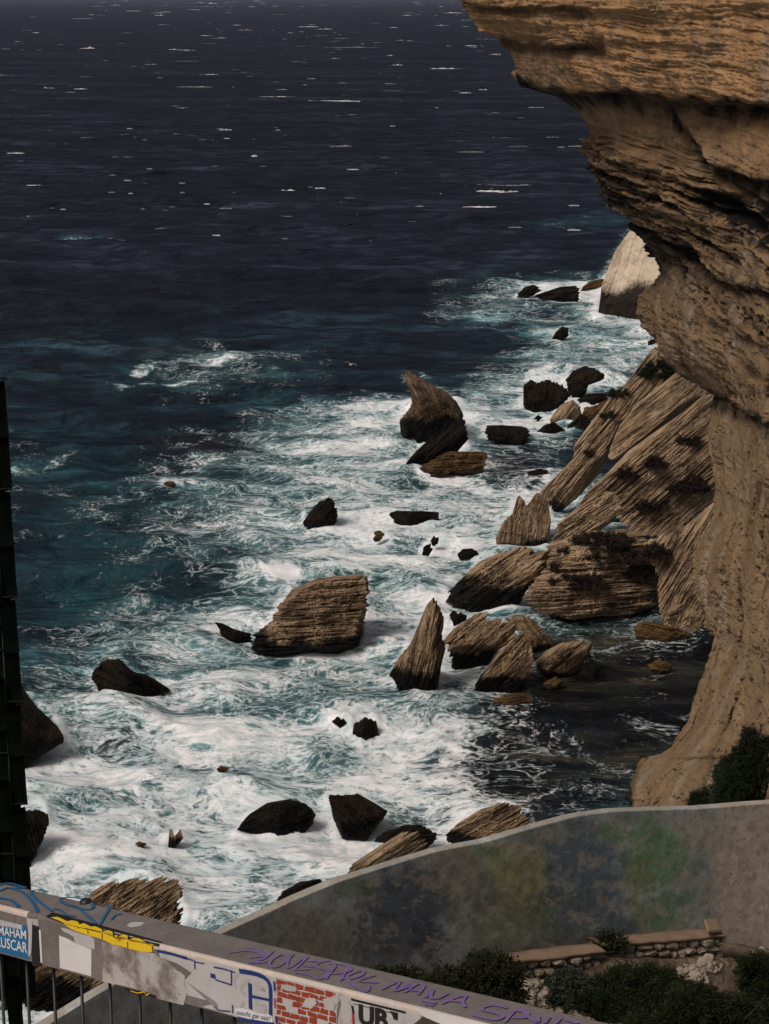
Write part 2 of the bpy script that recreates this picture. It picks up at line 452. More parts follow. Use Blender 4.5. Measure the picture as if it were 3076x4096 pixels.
# whitecaps of the open sea: low ridges of foam on the wave crests
def make_whitecaps():
    rng = np.random.RandomState(11)
    V = []; Q = []; n = 0
    jobs = []
    for (x0, y0, x1, y1, w, s) in CRESTS:
        if y0 < 465 and w < 6:
            t = sea_t((x0 + x1) * .926, y1 * 1.852 + w); c = at((x0 + x1) * .926, y1 * 1.852 + w, t)
            L = abs(x1 - x0) * 1.852 * t / F; H = w * 1.852 * 1.25 * t / F
            jobs.append((c[0], c[1], L * .5, H * s, 0.03 * rng.normal()))
    NBIG = len(jobs)
    for i in range(2300):
        y = 1000.0 * (rng.rand() ** 2.3) - 12
        if y < 3: continue
        x = rng.uniform(-700, 3300)
        if pn(x / 420.0, y / 90.0, 3.3) < .02 + .25 * rng.rand() and rng.rand() < .8: continue
        t = float(sea_t(x, y)); c = at(x, y, t)
        s = math.exp(rng.normal() * .85) * .8
        fade = 1.0 if y < 650 else .55
        wpx = 15 * s * fade * (.75 + y / 1100.0); hpx = (1.6 + 1.5 * rng.rand()) * min(s, 1.7) * fade * (.8 + y / 1300)
        jobs.append((c[0], c[1], wpx * t / F, hpx * t / F, .06 * rng.normal()))
    B = []
    for ji, (cx, cy, L, H, a) in enumerate(jobs):
        B.append(np.full(60, .75 if ji < NBIG else (.10 + .75 * rng.rand() ** 2.4) * (1 if cy > 1300 else .7)))
        m = 15
        u = np.linspace(-1, 1, m)
        prof = np.clip((1 - np.abs(u) ** 1.7) * (.45 + .9 * np.abs(pn(u * 2.6 + rng.rand() * 90, 1.5)) * 1.6 + .15 * rng.rand(m)), .02, None)
        prof = prof * np.clip(.62 + 1.5 * pn(u * 4.3 + rng.rand() * 70, 3.5), .08, 1.5)
        zc = H * prof; dep = np.maximum(.9 * H, .35) * (.5 + prof)
        bow = L * .10 * pn(u * 1.3 + rng.rand() * 50, 7.5)
        X = cx + u * L; Yc = cy + bow + u * L * a
        rows = [np.stack([X, Yc - dep, np.full(m, -.25)], 1), np.stack([X, Yc - dep * .45, zc * .62], 1), np.stack([X, Yc, zc], 1), np.stack([X, Yc + dep * 1.3, np.full(m, -.25)], 1)]
        V.append(np.concatenate(rows)); Q.append(gridq(4, m, off=n)); n += 4 * m
    return mesh_np('whitecaps', np.concatenate(V), np.concatenate(Q), True, dict(white=np.concatenate(B)))
tf = NT('sea_foam'); pf = tf.pos()
tf.set(col=tf.mix(tf.math('MULTIPLY', tf.attr('white'), tf.step(tf.noise(pf, .5, 4), .36, .6, .45, 1)), (.03, .035, .045), (.82, .80, .82)), rough=.9, spec=.1)
tag(link('whitecaps', make_whitecaps(), tf.m), kind='stuff')

# ------------------------------------------------------------------ limestone
def limestone_material(name, light, mid, dark, wetcol, scale=1.0, bump=.7, orange=None, bw=.75):
    """beds (attribute 'bed' counts metres across the beds), stains, algae-black wet zone (attribute 'wet')"""
    t = NT(name); p = t.pos(); bed = t.attr('bed'); wet = t.attr('wet')
    n1 = t.noise(p, .55 * scale, 6, .62); n2 = t.noise(p, 3.2 * scale, 5, .65)
    cb = t.n('CombineXYZ'); t.put(cb.inputs[2], t.math('MULTIPLY', bed, 3.0 * scale))
    q = t.vmath('ADD', t.vmath('SCALE', p, sc=.22 * scale), cb.outputs[0])
    nb = t.noise(q, 1.0, 5, .7)
    c = t.mix(t.step(n1, .3, .7), mid, light)
    c = t.mix(t.step(nb, .36, .55, bw, 0), c, dark)
    c = t.mix(t.step(n2, .56, .74, 0, .55), c, dark)
    if orange:
        c = t.mix(t.step(t.noise(p, .16 * scale, 5, .65), .44, .62, 0, .85), c, orange)
    c = t.mix(t.step(t.noise(p, .30 * scale, 5, .6), .52, .70, 0, .6), c, dark)
    c = t.mix(wet, c, wetcol)
    rough = t.math('MULTIPLY_ADD', wet, -.3, .9)
    hgt = t.math('ADD', t.math('MULTIPLY', nb, 1.3), t.math('MULTIPLY', n2, .8))
    t.set(col=c, rough=rough, spec=t.math('MULTIPLY_ADD', wet, .02, .08), normal=t.bump(hgt, bump, .35 / scale))
    return t.m
ROCK_TAN = limestone_material('limestone_tan', (.37, .255, .158), (.215, .14, .082), (.040, .027, .017), (.009, .0072, .006))
ROCK_PALE = limestone_material('limestone_pale', (.66, .54, .41), (.56, .44, .32), (.27, .19, .13), (.024, .018, .014), bump=.8, bw=.2)
ROCK_SLAB = limestone_material('limestone_slab', (.45, .315, .20), (.29, .195, .12), (.065, .046, .031), (.011, .009, .0075))
ROCK_MID = limestone_material('limestone_brown', (.20, .13, .078), (.10, .066, .04), (.026, .018, .012), (.008, .0065, .0055))
ROCK_DARK = limestone_material('limestone_dark', (.024, .016, .0105), (.011, .008, .006), (.005, .0042, .0036), (.0045, .0038, .0034))
ROCK_BROWN = limestone_material('limestone_weedy', (.16, .09, .035), (.09, .05, .022), (.03, .02, .012), (.03, .02, .012))

CROPS = dict(A=(1500, 0, .9488), B=(1500, 1000, .9488), C=(1500, 1900, .9488), D=(1200, 2700, 1.1294), E=(0, 1350, .9031), G=(0, 2400, .9031), H=(0, 3400, .6623), W=(0, 0, 1.852))
def pts(k, s):
    """'x,y x,y ...' read in a part k of the photograph -> photo pixels"""
    ox, oy, sc = CROPS[k]
    a = np.array([[float(v) for v in w.split(',')] for w in s.split()])
    return a * sc + np.array([ox, oy])

COLLARS = []
def rock(label, k, outline, ang, mat, name='sea_rock', deep=.5, wet=.3, jag=1.0, groove=1.0, dip=.3, seed=None, group='rocks in the surf', t_at=None, cat='rock', lam=1.0, flat=0.0, res=1.0, facets=4):
    """one boulder: traced outline, its own distance (where its foot meets the water), inflated and cut by facets, then split into beds lying at angle ang in the photo"""
    seed = seed or (abs(hash(outline)) % 1000 if False else sum(ord(c) for c in outline) % 997)
    rng = np.random.RandomState(seed)
    O = pts(k, outline); x0, y0 = O.min(0); x1, y1 = O.max(0); Wd, Ht = x1 - x0, y1 - y0
    tw = float(sea_t((x0 + x1) / 2, y1 - .04 * Ht)) if t_at is None else t_at
    mpp = tw / F
    T = deep * min(Wd, Ht * 1.6) * mpp
    t0 = tw + .30 * T if t_at is None else tw
    if t_at is None and y1 > 1100: COLLARS.append((O.copy(), .25 if (x1 > 2050 and y1 > 2480) else 1.0))
    O = O.copy()
    if dip:   # the foot goes down under water
        low = sstep(y1 - .22 * Ht, y1, O[:, 1]); O[:, 1] += low * dip * Ht
    # resample the outline, kernel centre, radii
    seg = np.roll(O, -1, 0) - O; L = np.hypot(seg[:, 0], seg[:, 1])
    A2 = O[:, 0] * np.roll(O[:, 1], -1) - np.roll(O[:, 0], -1) * O[:, 1]
    c = np.array([((O[:, 0] + np.roll(O[:, 0], -1)) * A2).sum(), ((O[:, 1] + np.roll(O[:, 1], -1)) * A2).sum()]) / (3 * A2.sum())
    nth = int(np.clip(L.sum() / 3.6 * res, 56, 760)); nr = int(np.clip(min(Wd, Ht) / 6.5 * res, 12, 130))
    th = np.linspace(0, 2 * pi, nth, endpoint=False)
    dx, dy = np.cos(th)[:, None], np.sin(th)[:, None]
    ax, ay = O[:, 0] - c[0], O[:, 1] - c[1]; ex, ey = seg[:, 0], seg[:, 1]
    den = dx * ey - dy * ex; den = np.where(np.abs(den) < 1e-9, 1e-9, den)
    r = (ax * ey - ay * ex) / den; s = (ax * dy - ay * dx) / den
    R = np.where((s >= -1e-6) & (s <= 1 + 1e-6) & (r > 0), r, 0).max(1)
    bad = R <= 0
    if bad.any(): R[bad] = np.interp(th[bad], th[~bad], R[~bad], period=2 * pi)
    R = .25 * np.roll(R, 1) + .5 * R + .25 * np.roll(R, -1) if nth > 120 else R
    rho = np.sin(np.linspace(0, pi / 2, nr + 1))[1:]            # denser towards the rim
    RR, TT = np.meshgrid(rho, th, indexing='ij')
    U = (RR * R * np.cos(TT)).ravel(); Vv = (RR * R * np.sin(TT)).ravel(); RRr = RR.ravel()
    U = np.concatenate([[0], U]); Vv = np.concatenate([[0], Vv]); RRr = np.concatenate([[0], RRr])
    prof = (1 - RRr ** 2.6) ** .55
    sc = max(Wd, Ht) / 2
    fr = prof.copy()
    for i in range(facets):                                      # facet planes give creases and edges
        a = rng.uniform(0, 2 * pi); m = rng.uniform(.35, .95)
        fr = np.minimum(fr, np.clip(rng.uniform(.55, .95) - m * (U * cos(a) + Vv * sin(a)) / sc, .03, 2) + (.0 if i else 0))
    fr = np.minimum(fr, 1.0 - flat * .0)
    a = radians(ang); bx, by = cos(a), -sin(a); nx, ny = sin(a), cos(a)
    if nx * 0 + ny < 0: nx, ny = -nx, -ny
    al = (U * bx + Vv * by); ac = (U * nx + Vv * ny)
    li = 11.0 * lam * max(.45, min(1.5, sc / 180.0))
    wob = 7 * pn(al / 160.0 / lam, ac / 60.0, seed)
    acw = ac + wob
    jitter = (fbm(acw / (li * 1.7), al / 900.0, seed + .5, 4, .7) * 30 + fbm(acw / (li * .3), al / 420.0, seed + 8.5, 3, .8) * 15) * jag * max(.3, min(1.3, sc / 200.0))
    jitter *= sstep(.15, .9, RRr)
    g = fbm(acw / (li * .62), al / (li * 15), seed + 3.5, 4, .8)
    g2 = fbm(acw / (li * .25), al / (li * 6), seed + 6.5, 3, .7)
    gro = (np.where(g < -.05, (g + .05) * 1.9, g * .35) * 13 + g2 * 7 + 5 * fbm(U / 18, Vv / 18, seed + 4.4, 3, .7)) * groove * max(.35, min(1.3, sc / 200.0)) * mpp
    lump = (fbm(U / (sc * .55), Vv / (sc * .55), seed + 1.5, 4, .6) * .11) * T
    px = c[0] + U + bx * jitter; py = c[1] + Vv + by * jitter
    edge = sstep(1.0, .8, RRr)
    tf = t0 - (fr * T + (lump + gro) * (.25 + .75 * edge))
    tb = t0 + prof * T * .75 + .3 * lump * edge
    Pf = at(px, py, tf); Pb = at(px, py, tb)[:1 + nth * (nr - 1)]
    n1 = len(Pf); V = np.concatenate([Pf, Pb])
    Q = gridq(nr, nth, True, 1)[:, ::-1]
    Qb = gridq(nr - 1, nth, True, n1 + 1)
    lastb = n1 + 1 + (nr - 2) * nth; lastf = 1 + (nr - 1) * nth
    i = np.arange(nth); j = (i + 1) % nth
    rim = np.stack([lastb + i, lastb + j, lastf + j, lastf + i], -1)
    tri = np.concatenate([np.stack([np.zeros(nth, int), 1 + i, 1 + j, 1 + j], -1)])
    trb = np.stack([np.full(nth, n1), n1 + 1 + j, n1 + 1 + i, n1 + 1 + i], -1)
    Qs = np.concatenate([Q, Qb, rim])
    T3 = np.concatenate([tri[:, :3][:, ::-1], trb[:, :3]])
    T3 = np.concatenate([T3, Qs[:, [0, 1, 2]], Qs[:, [0, 2, 3]]])
    top = -(y0 - y1) * mpp
    hz = V[:, 2] / max(top, .3)
    wv = hz + .22 * pn(V[:, 0] / (top * .3 + .4), V[:, 1] / (top * .3 + .4), V[:, 2] / (top * .3 + .4)) + .08 * pn(V[:, 0] * 2, V[:, 1] * 2, V[:, 2] * 2)
    wt = 1 - sstep(wet * .75, wet * 1.15 + .02, wv) if wet > 0 else np.zeros(len(V))
    bed = np.concatenate([acw, acw[:1 + nth * (nr - 1)]]) * mpp
    org = at(c[0], y1, tw); 
    me = mesh_np(name, V - org, T3, False, dict(bed=bed, wet=wt))
    o = link(name, me, mat); o.location = org
    if Ht < 62 and t_at is None: o.location.z += .35          # small rocks stand clear of the chop
    tag(o, label, cat, group)
    return o
SLAB = 'fallen slabs at the foot of the cliff'
# ---- the pale promontory and the far rocks
rock('tall pale cream rock with a black waterline, half hidden behind the overhanging cliff', 'B', '1085,-95 1050,-50 1010,10 985,70 955,150 945,230 928,285 1000,300 1115,305 1230,300 1290,150 1260,40 1180,-40', 70, ROCK_PALE, deep=.45, wet=.36, jag=.25, groove=.3, lam=2.6, name='sea_stack', group=None, facets=2)
rock('low dark rock in foam, seaward end of the group before the pale stack', 'B', '592,195 625,165 665,153 690,165 700,180 640,197', 10, ROCK_DARK, wet=.2)
rock('wide black rock in foam just left of the pale stack', 'B', '665,195 735,170 780,155 850,150 863,185 855,215 800,228 740,222', 12, ROCK_DARK, wet=.25)
rock('brown rock awash against the foot of the pale stack', 'B', '865,172 900,140 955,128 985,140 955,165 880,180', 15, ROCK_BROWN, wet=.2)
rock('small pointed dark rock alone in the foam below the pale stack', 'B', '738,385 760,355 785,332 812,335 817,370 770,388', 40, ROCK_DARK, wet=.2)
rock('curved shark fin shaped rock standing in the surf', 'B', '130,508 122,530 150,600 155,650 130,690 100,725 112,770 160,770 180,800 240,815 300,790 365,765 372,690 345,640 310,605 270,585 205,545 165,520', 118, ROCK_MID, wet=.30, jag=.4, deep=.55, lam=.9, seed=41, facets=3)
rock('dark tilted slab leaning against the fin shaped rock', 'B', '122,895 180,840 250,780 310,735 370,715 385,745 392,800 350,850 280,870 190,930 160,915', 42, ROCK_DARK, wet=.12, jag=.8)
rock('broad low brown rock in front of the fin shaped rock', 'B', '185,925 260,870 330,848 470,850 475,890 450,935 380,945 280,930 240,960 200,950', 3, ROCK_BROWN, wet=.3)
rock('square dark bedded rock between the fin rock and the black jagged rock', 'B', '470,740 530,738 610,742 650,755 657,790 600,820 540,830 500,805 468,800', 172, ROCK_DARK, wet=.2)
rock('black jagged rock with a toothed top in the surf', 'B', '625,575 650,545 680,560 725,548 780,565 810,590 830,610 800,640 770,670 720,682 660,675 625,655', 85, ROCK_DARK, wet=.3, jag=.8, groove=1.3)
rock('rounded black rock behind the black jagged one', 'B', '805,545 835,510 885,487 925,500 965,520 967,545 900,570 885,600 850,615 815,590', 30, ROCK_DARK, wet=.3, jag=.5)
rock('low black rock at the foot of the toothed black rock, nearest the shore', 'B', '810,590 850,572 885,580 890,600 850,618 815,612', 20, ROCK_DARK, wet=.3)
rock('long dark slab running from the shore toward the black rocks', 'B', '850,640 900,615 980,612 975,650 890,672', 6, ROCK_DARK, wet=.1, group=SLAB)
rock('brown slab at the seaward tip of the great slab, above a tan pyramid', 'B', '875,700 880,665 930,655 1010,615 1030,650 960,710 900,730', 40, ROCK_BROWN, wet=.1, group=SLAB)
rock('tan pyramid rock among black ones below the slab tip', 'B', '735,715 780,655 830,630 865,660 872,700 850,745 790,752 750,738', 52, ROCK_TAN, wet=.22, jag=.5, group=SLAB)
rock('flat black rock below the tan pyramid rock', 'B', '662,780 720,735 760,725 800,760 790,788 700,792', 20, ROCK_DARK, wet=.2, group=SLAB)
rock('dark wedge between the tan pyramid rock and the great slab', 'B', '800,748 870,690 915,715 900,770 830,782', 40, ROCK_DARK, wet=.2, group=SLAB)
rock('tiny dark rock in foam left of the tan pyramid rock', 'B', '668,722 690,703 705,715 690,727', 20, ROCK_DARK, wet=.2)
rock('flat dark rock barely above water below the square bedded rock', 'B', '630,948 690,933 730,940 722,960 660,963', 5, ROCK_DARK, wet=.2)
rock('small black rock tucked under the cliff edge above the slabs', 'B', '1143,403 1165,385 1195,386 1200,408 1160,412', 5, ROCK_DARK, wet=.2)
# ---- the great fallen slabs against the cliff
rock('steep outermost fallen slab reaching from the water up to the cliff', 'B', '690,1020 760,955 830,890 850,810 930,700 1000,610 1060,560 1150,440 1180,405 1240,460 1300,520 1225,565 1150,630 1060,700 1030,770 985,870 960,930 840,1060 780,1108 730,1085', 50, ROCK_SLAB, name='fallen_slab', wet=.10, deep=.30, jag=.7, lam=1.3, group=SLAB, t_at=236, dip=0, res=1.3, facets=2, groove=.8)
rock('smooth pale upper slab lying behind the steep outermost one', 'B', '980,875 1000,800 1045,720 1100,650 1180,590 1270,515 1345,560 1420,600 1350,645 1280,695 1220,740 1150,790 1060,850 1000,895', 36, ROCK_SLAB, name='fallen_slab', wet=0, deep=.22, jag=.4, groove=.6, lam=1.2, group=SLAB, t_at=228, dip=0, facets=2)
rock('widest fallen slab with dark shrubs, resting against the cliff', 'C', '850,140 905,60 960,10 1060,-95 1200,-195 1330,-290 1405,-355 1520,-320 1580,-100 1560,80 1480,190 1330,260 1215,270 1110,250 1040,190 1000,130 930,130', 40, ROCK_SLAB, name='fallen_slab', wet=0, deep=.25, jag=.8, groove=.75, lam=1.1, group=SLAB, t_at=222, dip=0, res=1.2, facets=2)
rock('pale slab tongue between the spire and the shrubby boulder', 'C', '735,275 780,200 860,130 980,62 1020,90 1045,150 990,205 900,255 800,280', 34, ROCK_SLAB, name='fallen_slab', wet=0, deep=.35, jag=.7, group=SLAB, t_at=214, dip=0.1, facets=2)
rock('dark back slab in shade between the shrubby boulder and the cliff', 'C', '1130,290 1220,255 1330,200 1440,110 1560,120 1600,400 1540,620 1400,620 1260,640 1200,600 1190,420', 58, ROCK_SLAB, name='fallen_slab', wet=0, deep=.2, jag=.6, groove=.7, group=SLAB, t_at=194, dip=.1, facets=2)
rock('notched upright spire beside the shrubby boulder', 'C', '510,262 540,200 580,160 600,88 618,95 642,128 680,72 726,85 742,200 735,250 715,320 640,322 540,318 512,300', 80, ROCK_TAN, name='rock_spire', wet=.14, deep=.5, jag=.6, group=SLAB, facets=3)
rock('tilted dark footed slab below the notched spire', 'C', '312,490 360,440 430,370 520,330 640,298 665,318 735,318 745,380 690,440 640,490 600,530 540,555 440,550 360,530 320,515', 34, ROCK_SLAB, name='fallen_slab', wet=.42, deep=.45, jag=.8, group=SLAB, seed=18, facets=3)
rock('huge rounded boulder topped with dry dark shrubs', 'C', '625,518 660,460 720,400 735,340 720,300 770,275 850,255 920,235 1050,228 1120,255 1180,290 1200,420 1208,490 1185,550 1100,580 980,585 870,600 790,614 720,592 680,562', 4, ROCK_SLAB, name='boulder', wet=.06, deep=.5, jag=.5, group=SLAB, dip=.12, groove=1.2, res=1.2, facets=2, seed=77)
for nm, o in (('rounded tan boulder at the cliff foot, highest of the small heap', '1225,602 1240,560 1262,543 1300,542 1304,575 1250,612'), ('small tan boulder in the middle of the heap at the cliff foot', '1300,605 1315,575 1340,568 1382,588 1362,622'),
              ('smallest boulder of the heap, touching the cliff foot', '1343,622 1368,598 1388,640 1350,648'), ('flat boulder lowest in the heap at the cliff foot', '1278,642 1338,624 1372,646 1300,658')):
    rock(nm, 'C', o, 20, ROCK_TAN, name='boulder', wet=.1, jag=.4, group=SLAB, t_at=186)
rock('brown bedded rock lying in the cove below the shrubby boulder', 'C', '1090,642 1130,615 1200,625 1280,650 1325,670 1290,692 1180,697 1110,692', 168, ROCK_BROWN, wet=.1)
# ---- the spire and the splintered group
rock('tallest pointed spire of splintered tan rock in the surf', 'C', '58,845 90,790 150,710 180,640 210,560 238,512 262,540 285,590 290,640 278,680 298,730 280,800 265,880 245,950 190,958 140,920 90,880', 76, ROCK_TAN, name='rock_spire', wet=.33, deep=.6, jag=.7, seed=23, facets=3)
rock('splintered slab with a ragged top right of the tallest spire', 'C', '287,700 340,640 400,600 455,578 480,610 530,598 545,620 605,640 580,700 510,745 440,805 380,830 330,800 320,740', 40, ROCK_TAN, name='splintered_rock', wet=.34, deep=.5, seed=5, facets=3)
rock('hindmost splintered rock of the group, with a curved back', 'C', '545,612 600,588 650,600 720,660 767,710 720,748 670,735 640,690 600,650', 130, ROCK_TAN, name='splintered_rock', wet=.25, deep=.5, seed=9)
rock('foremost splintered slab of the group, leaning up to the right', 'C', '390,912 440,850 510,760 570,700 620,662 650,690 672,740 662,830 620,885 540,915 450,935', 44, ROCK_TAN, name='splintered_rock', wet=.32, deep=.5, seed=31, facets=3)
rock('blunt tan block at the right end of the splintered group', 'C', '675,790 720,740 790,705 880,698 912,710 910,755 870,800 830,850 780,872 720,842 680,818', 38, ROCK_TAN, wet=.22, deep=.55, jag=.5, seed=12)
rock('dark wet rock in shade right of the blunt tan block', 'C', '862,825 900,762 940,800 978,850 930,878 880,862', 140, ROCK_DARK, wet=.2)
rock('small brown rock at the foot of the blunt tan block', 'C', '710,892 760,865 792,880 770,908 720,912', 20, ROCK_BROWN, wet=.2)
rock('flat orange brown rock awash in the dark cove', 'C', '490,972 540,942 600,935 660,945 668,972 600,988 530,984', 2, ROCK_BROWN, wet=.1, jag=1.4)
rock('small weedy rock alone in the middle of the dark cove', 'C', '1145,818 1190,795 1240,805 1252,832 1190,848', 170, ROCK_BROWN, wet=.2)
rock('lower of two small black rocks touching in the white water', 'C', '195,347 205,315 235,300 242,330 220,350', 60, ROCK_DARK, wet=.2)
rock('upper of two small black rocks touching in the white water', 'C', '232,292 245,273 265,278 266,300 245,310', 60, ROCK_DARK, wet=.2)
rock('low black rock in white water left of the tilted dark footed slab', 'C', '345,347 370,325 410,322 441,345 420,357 360,359', 10, ROCK_DARK, wet=.2)
rock('black rock with two humps just behind the splintered slab', 'C', '314,602 325,585 340,592 352,600 370,598 388,610 380,632 330,637', 80, ROCK_DARK, wet=.2)
rock('small tan weedy rock awash below the dark flat bar rock', 'C', '-5,252 20,245 40,265 20,282 -5,283', 10, ROCK_BROWN, wet=.1)
rock('black flat topped bar of rock alone in the white water', 'B', '58,1112 85,1100 190,1100 272,1105 272,1147 230,1157 130,1167 85,1152', 175, ROCK_DARK, wet=.2, deep=.7, jag=.5)
# ---- the middle and left of the surf
rock('leaning dark rock with a spiky top, alone in mid surf', 'E', '1337,822 1370,775 1410,730 1465,705 1480,735 1495,770 1490,812 1450,850 1400,840', 52, ROCK_DARK, wet=.18, deep=.6, seed=14, jag=1.1)
rock('small orange weedy rock at the seaward edge of the foam', 'E', '722,672 735,650 770,648 782,660 750,677', 5, ROCK_BROWN, wet=.05)
rock('big tan bedded boulder with a flat top in the middle of the surf', 'W', '542,1395 549,1370 585,1340 614,1290 634,1270 682,1250 732,1243 785,1240 798,1260 793,1285 795,1305 790,1334 782,1362 775,1385 732,1400 673,1397 595,1400 561,1398', 4, ROCK_TAN, name='boulder', wet=.22, deep=.55, jag=.5, groove=1.1, dip=.15, seed=52, res=1.3, facets=2)
rock('little dark pedestal rock under the big flat topped boulder', 'G', '1335,228 1345,170 1400,165 1418,192 1380,218', 30, ROCK_DARK, wet=.2, dip=.1)
rock('thin black rock pointing left beside the big flat topped boulder', 'G', '950,98 990,105 1040,130 1110,148 1125,180 1040,174 985,170 970,130', 155, ROCK_DARK, wet=.2)
rock('large lumpy black rock at the left edge of the foam', 'G', '408,345 420,300 470,265 530,260 570,300 600,320 650,330 700,360 755,395 730,420 700,450 600,462 520,452 470,440 430,390', 150, ROCK_DARK, wet=.3, jag=.5, deep=.6, seed=3)
rock('great dark rock sloping down from behind the dark screen', 'G', '60,360 95,378 130,430 170,480 215,520 255,560 280,600 284,628 200,662 110,692 0,705 -120,690 -150,500 -60,360', 150, ROCK_DARK, wet=.2, jag=.15, groove=.4, deep=.5, dip=.15)
rock('dark ragged rock beside the lower part of the dark screen', 'G', '60,950 130,930 180,935 213,945 216,985 200,1040 170,1100 125,1150 60,1160 -20,1120 -20,980', 110, ROCK_DARK, wet=.2, deep=.5)
rock('small rock with two horns in the white water', 'G', '741,1100 750,1020 762,1015 772,1045 785,1035 800,1010 813,1055 790,1082', 82, ROCK_TAN, wet=.5, jag=.3)
rock('tiny brown rock awash left of the horned rock', 'G', '593,1102 620,1088 650,1100 630,1112', 5, ROCK_BROWN, wet=.1)
rock('tiny brown rock awash in the middle of the white water', 'G', '960,772 975,752 1010,757 1017,770 990,782', 5, ROCK_BROWN, wet=.2)
rock('long black rock sloping left in the near white water', 'G', '1043,1012 1100,950 1180,900 1290,880 1360,905 1398,945 1390,990 1330,1020 1220,1030 1100,1032', 25, ROCK_DARK, wet=.25, jag=.4, deep=.6)
rock('black block shaped rock right of the long black one', 'D', '100,425 150,425 205,420 250,445 312,482 300,502 230,552 150,547 115,500', 140, ROCK_DARK, wet=.25, jag=.4, deep=.6)
rock('small round black rock beside a spiky one in white water', 'D', '112,180 130,165 158,170 165,185 140,195', 80, ROCK_DARK, wet=.2)
rock('spiky black rock in the white water near the cove', 'D', '185,207 190,175 235,150 270,165 280,207 230,218', 85, ROCK_DARK, wet=.2)
rock('sunlit tan slab rising behind the painted wall', 'D', '140,735 200,660 290,600 375,548 412,565 440,590 470,615 500,625 520,660 400,720 250,790 160,780', 33, ROCK_TAN, name='fallen_slab', wet=0, deep=.4, jag=.8, seed=19, facets=2)
rock('low black rock behind the sunlit tan slab', 'D', '265,587 300,555 370,530 430,530 470,550 485,582 440,602 340,600', 10, ROCK_DARK, wet=.2)
rock('brown bedded rock with a rounded back just above the painted wall', 'D', '508,572 560,525 640,475 720,452 775,465 815,520 830,580 750,640 650,640 560,612', 28, ROCK_TAN, wet=.3, deep=.5, seed=8, facets=3)
rock('dark rock cut off by the left slope of the painted wall', 'W', '590,1960 610,1925 645,1905 690,1898 720,1920 700,1960 640,1980', 15, ROCK_DARK, wet=.2)
rock('great splintered brown rock behind the handrail, split into tilted beds', 'H', '500,320 585,235 640,195 690,190 700,215 790,170 850,175 880,195 970,162 1015,185 1085,178 1105,220 1090,290 1100,380 1090,430 1050,560 850,800 500,960 220,1020 130,1010 120,800 250,560', 33, ROCK_TAN, name='splintered_rock', wet=.22, deep=.45, jag=1.0, groove=1.3, lam=.8, dip=.05, res=1.3, seed=28, facets=2)

# ------------------------------------------------------------------ the cliff
SIL = np.concatenate([
 [[1790, -400], [1800, -200], [1815, -80]],
 pts('A', '350,0 375,40 410,90 435,130 470,150 525,165 545,200 575,215 595,250 600,285 578,300 595,340 615,365 700,390 770,405 825,440 870,490 905,550 905,575 860,600 875,650 865,690 880,720 950,780 960,830 1030,905 1065,960 1100,985 1115,1003'),
 pts('B', '1140,0 1170,40 1200,100 1160,150 1125,190 1110,260 1125,320 1170,370 1190,400 1195,450 1250,490 1280,520 1330,545 1400,590 1440,610 1410,660 1400,760 1410,850 1420,920 1445,960 1440,1010 1430,1100'),
 pts('C', '1410,210 1375,260 1350,340 1345,430 1360,500 1390,580 1410,640 1435,680 1430,720 1400,790'),
 pts('D', '1385,100 1370,170 1310,260 1270,285 1205,295 1185,350 1165,400 1165,470'), [[2505, 3400], [2480, 3700]]])
def poly_in(px, py, P):
    x0, y0 = P[:, 0], P[:, 1]; x1, y1 = np.roll(x0, -1), np.roll(y0, -1)
    c = np.zeros(px.shape, bool)
    for a, b, d, e in zip(x0, y0, x1, y1):
        if b == e: continue
        c ^= ((b > py) != (e > py)) & (px < (d - a) * (py - b) / (e - b) + a)
    return c
# ledges: lip line (x,y), overhang depth in metres, how far below the lip the recess fades (pixels)
LEDGES = [(pts('A', '600,330 700,378 830,395 950,385 1060,378 1130,408 1250,412 1400,425 1661,440 1800,445'), 5.0, 170),
          (pts('A', '520,160 640,185 760,195 870,185 960,190'), 2.6, 90),
          (pts('A', '350,20 600,30 760,25 900,30'), 2.2, 60),
          (pts('A', '870,625 960,650 1090,690 1200,720'), 2.0, 60),
          (pts('A', '1250,470 1300,540 1370,640 1400,685 1480,715 1560,740 1661,765 1800,790'), 4.0, 150),
          (pts('A', '1050,940 1130,985 1230,1050 1330,1120 1480,1180 1661,1230 1800,1260'), 2.6, 120),
          (pts('A', '940,800 1100,850 1250,900 1400,950 1661,985 1800,1000'), 1.4, 100),
          (pts('B', '1190,450 1280,525 1400,592 1500,645 1600,700 1661,730 1800,790'), 3.2, 130),
          (pts('B', '1210,150 1300,190 1400,290 1500,330 1661,390 1800,420'), 1.2, 80),
          (pts('B', '1405,930 1450,985 1530,1050 1661,1110 1800,1150'), .8, 60),
          (pts('C', '1420,660 1500,690 1661,740 1800,760'), .5, 60)]
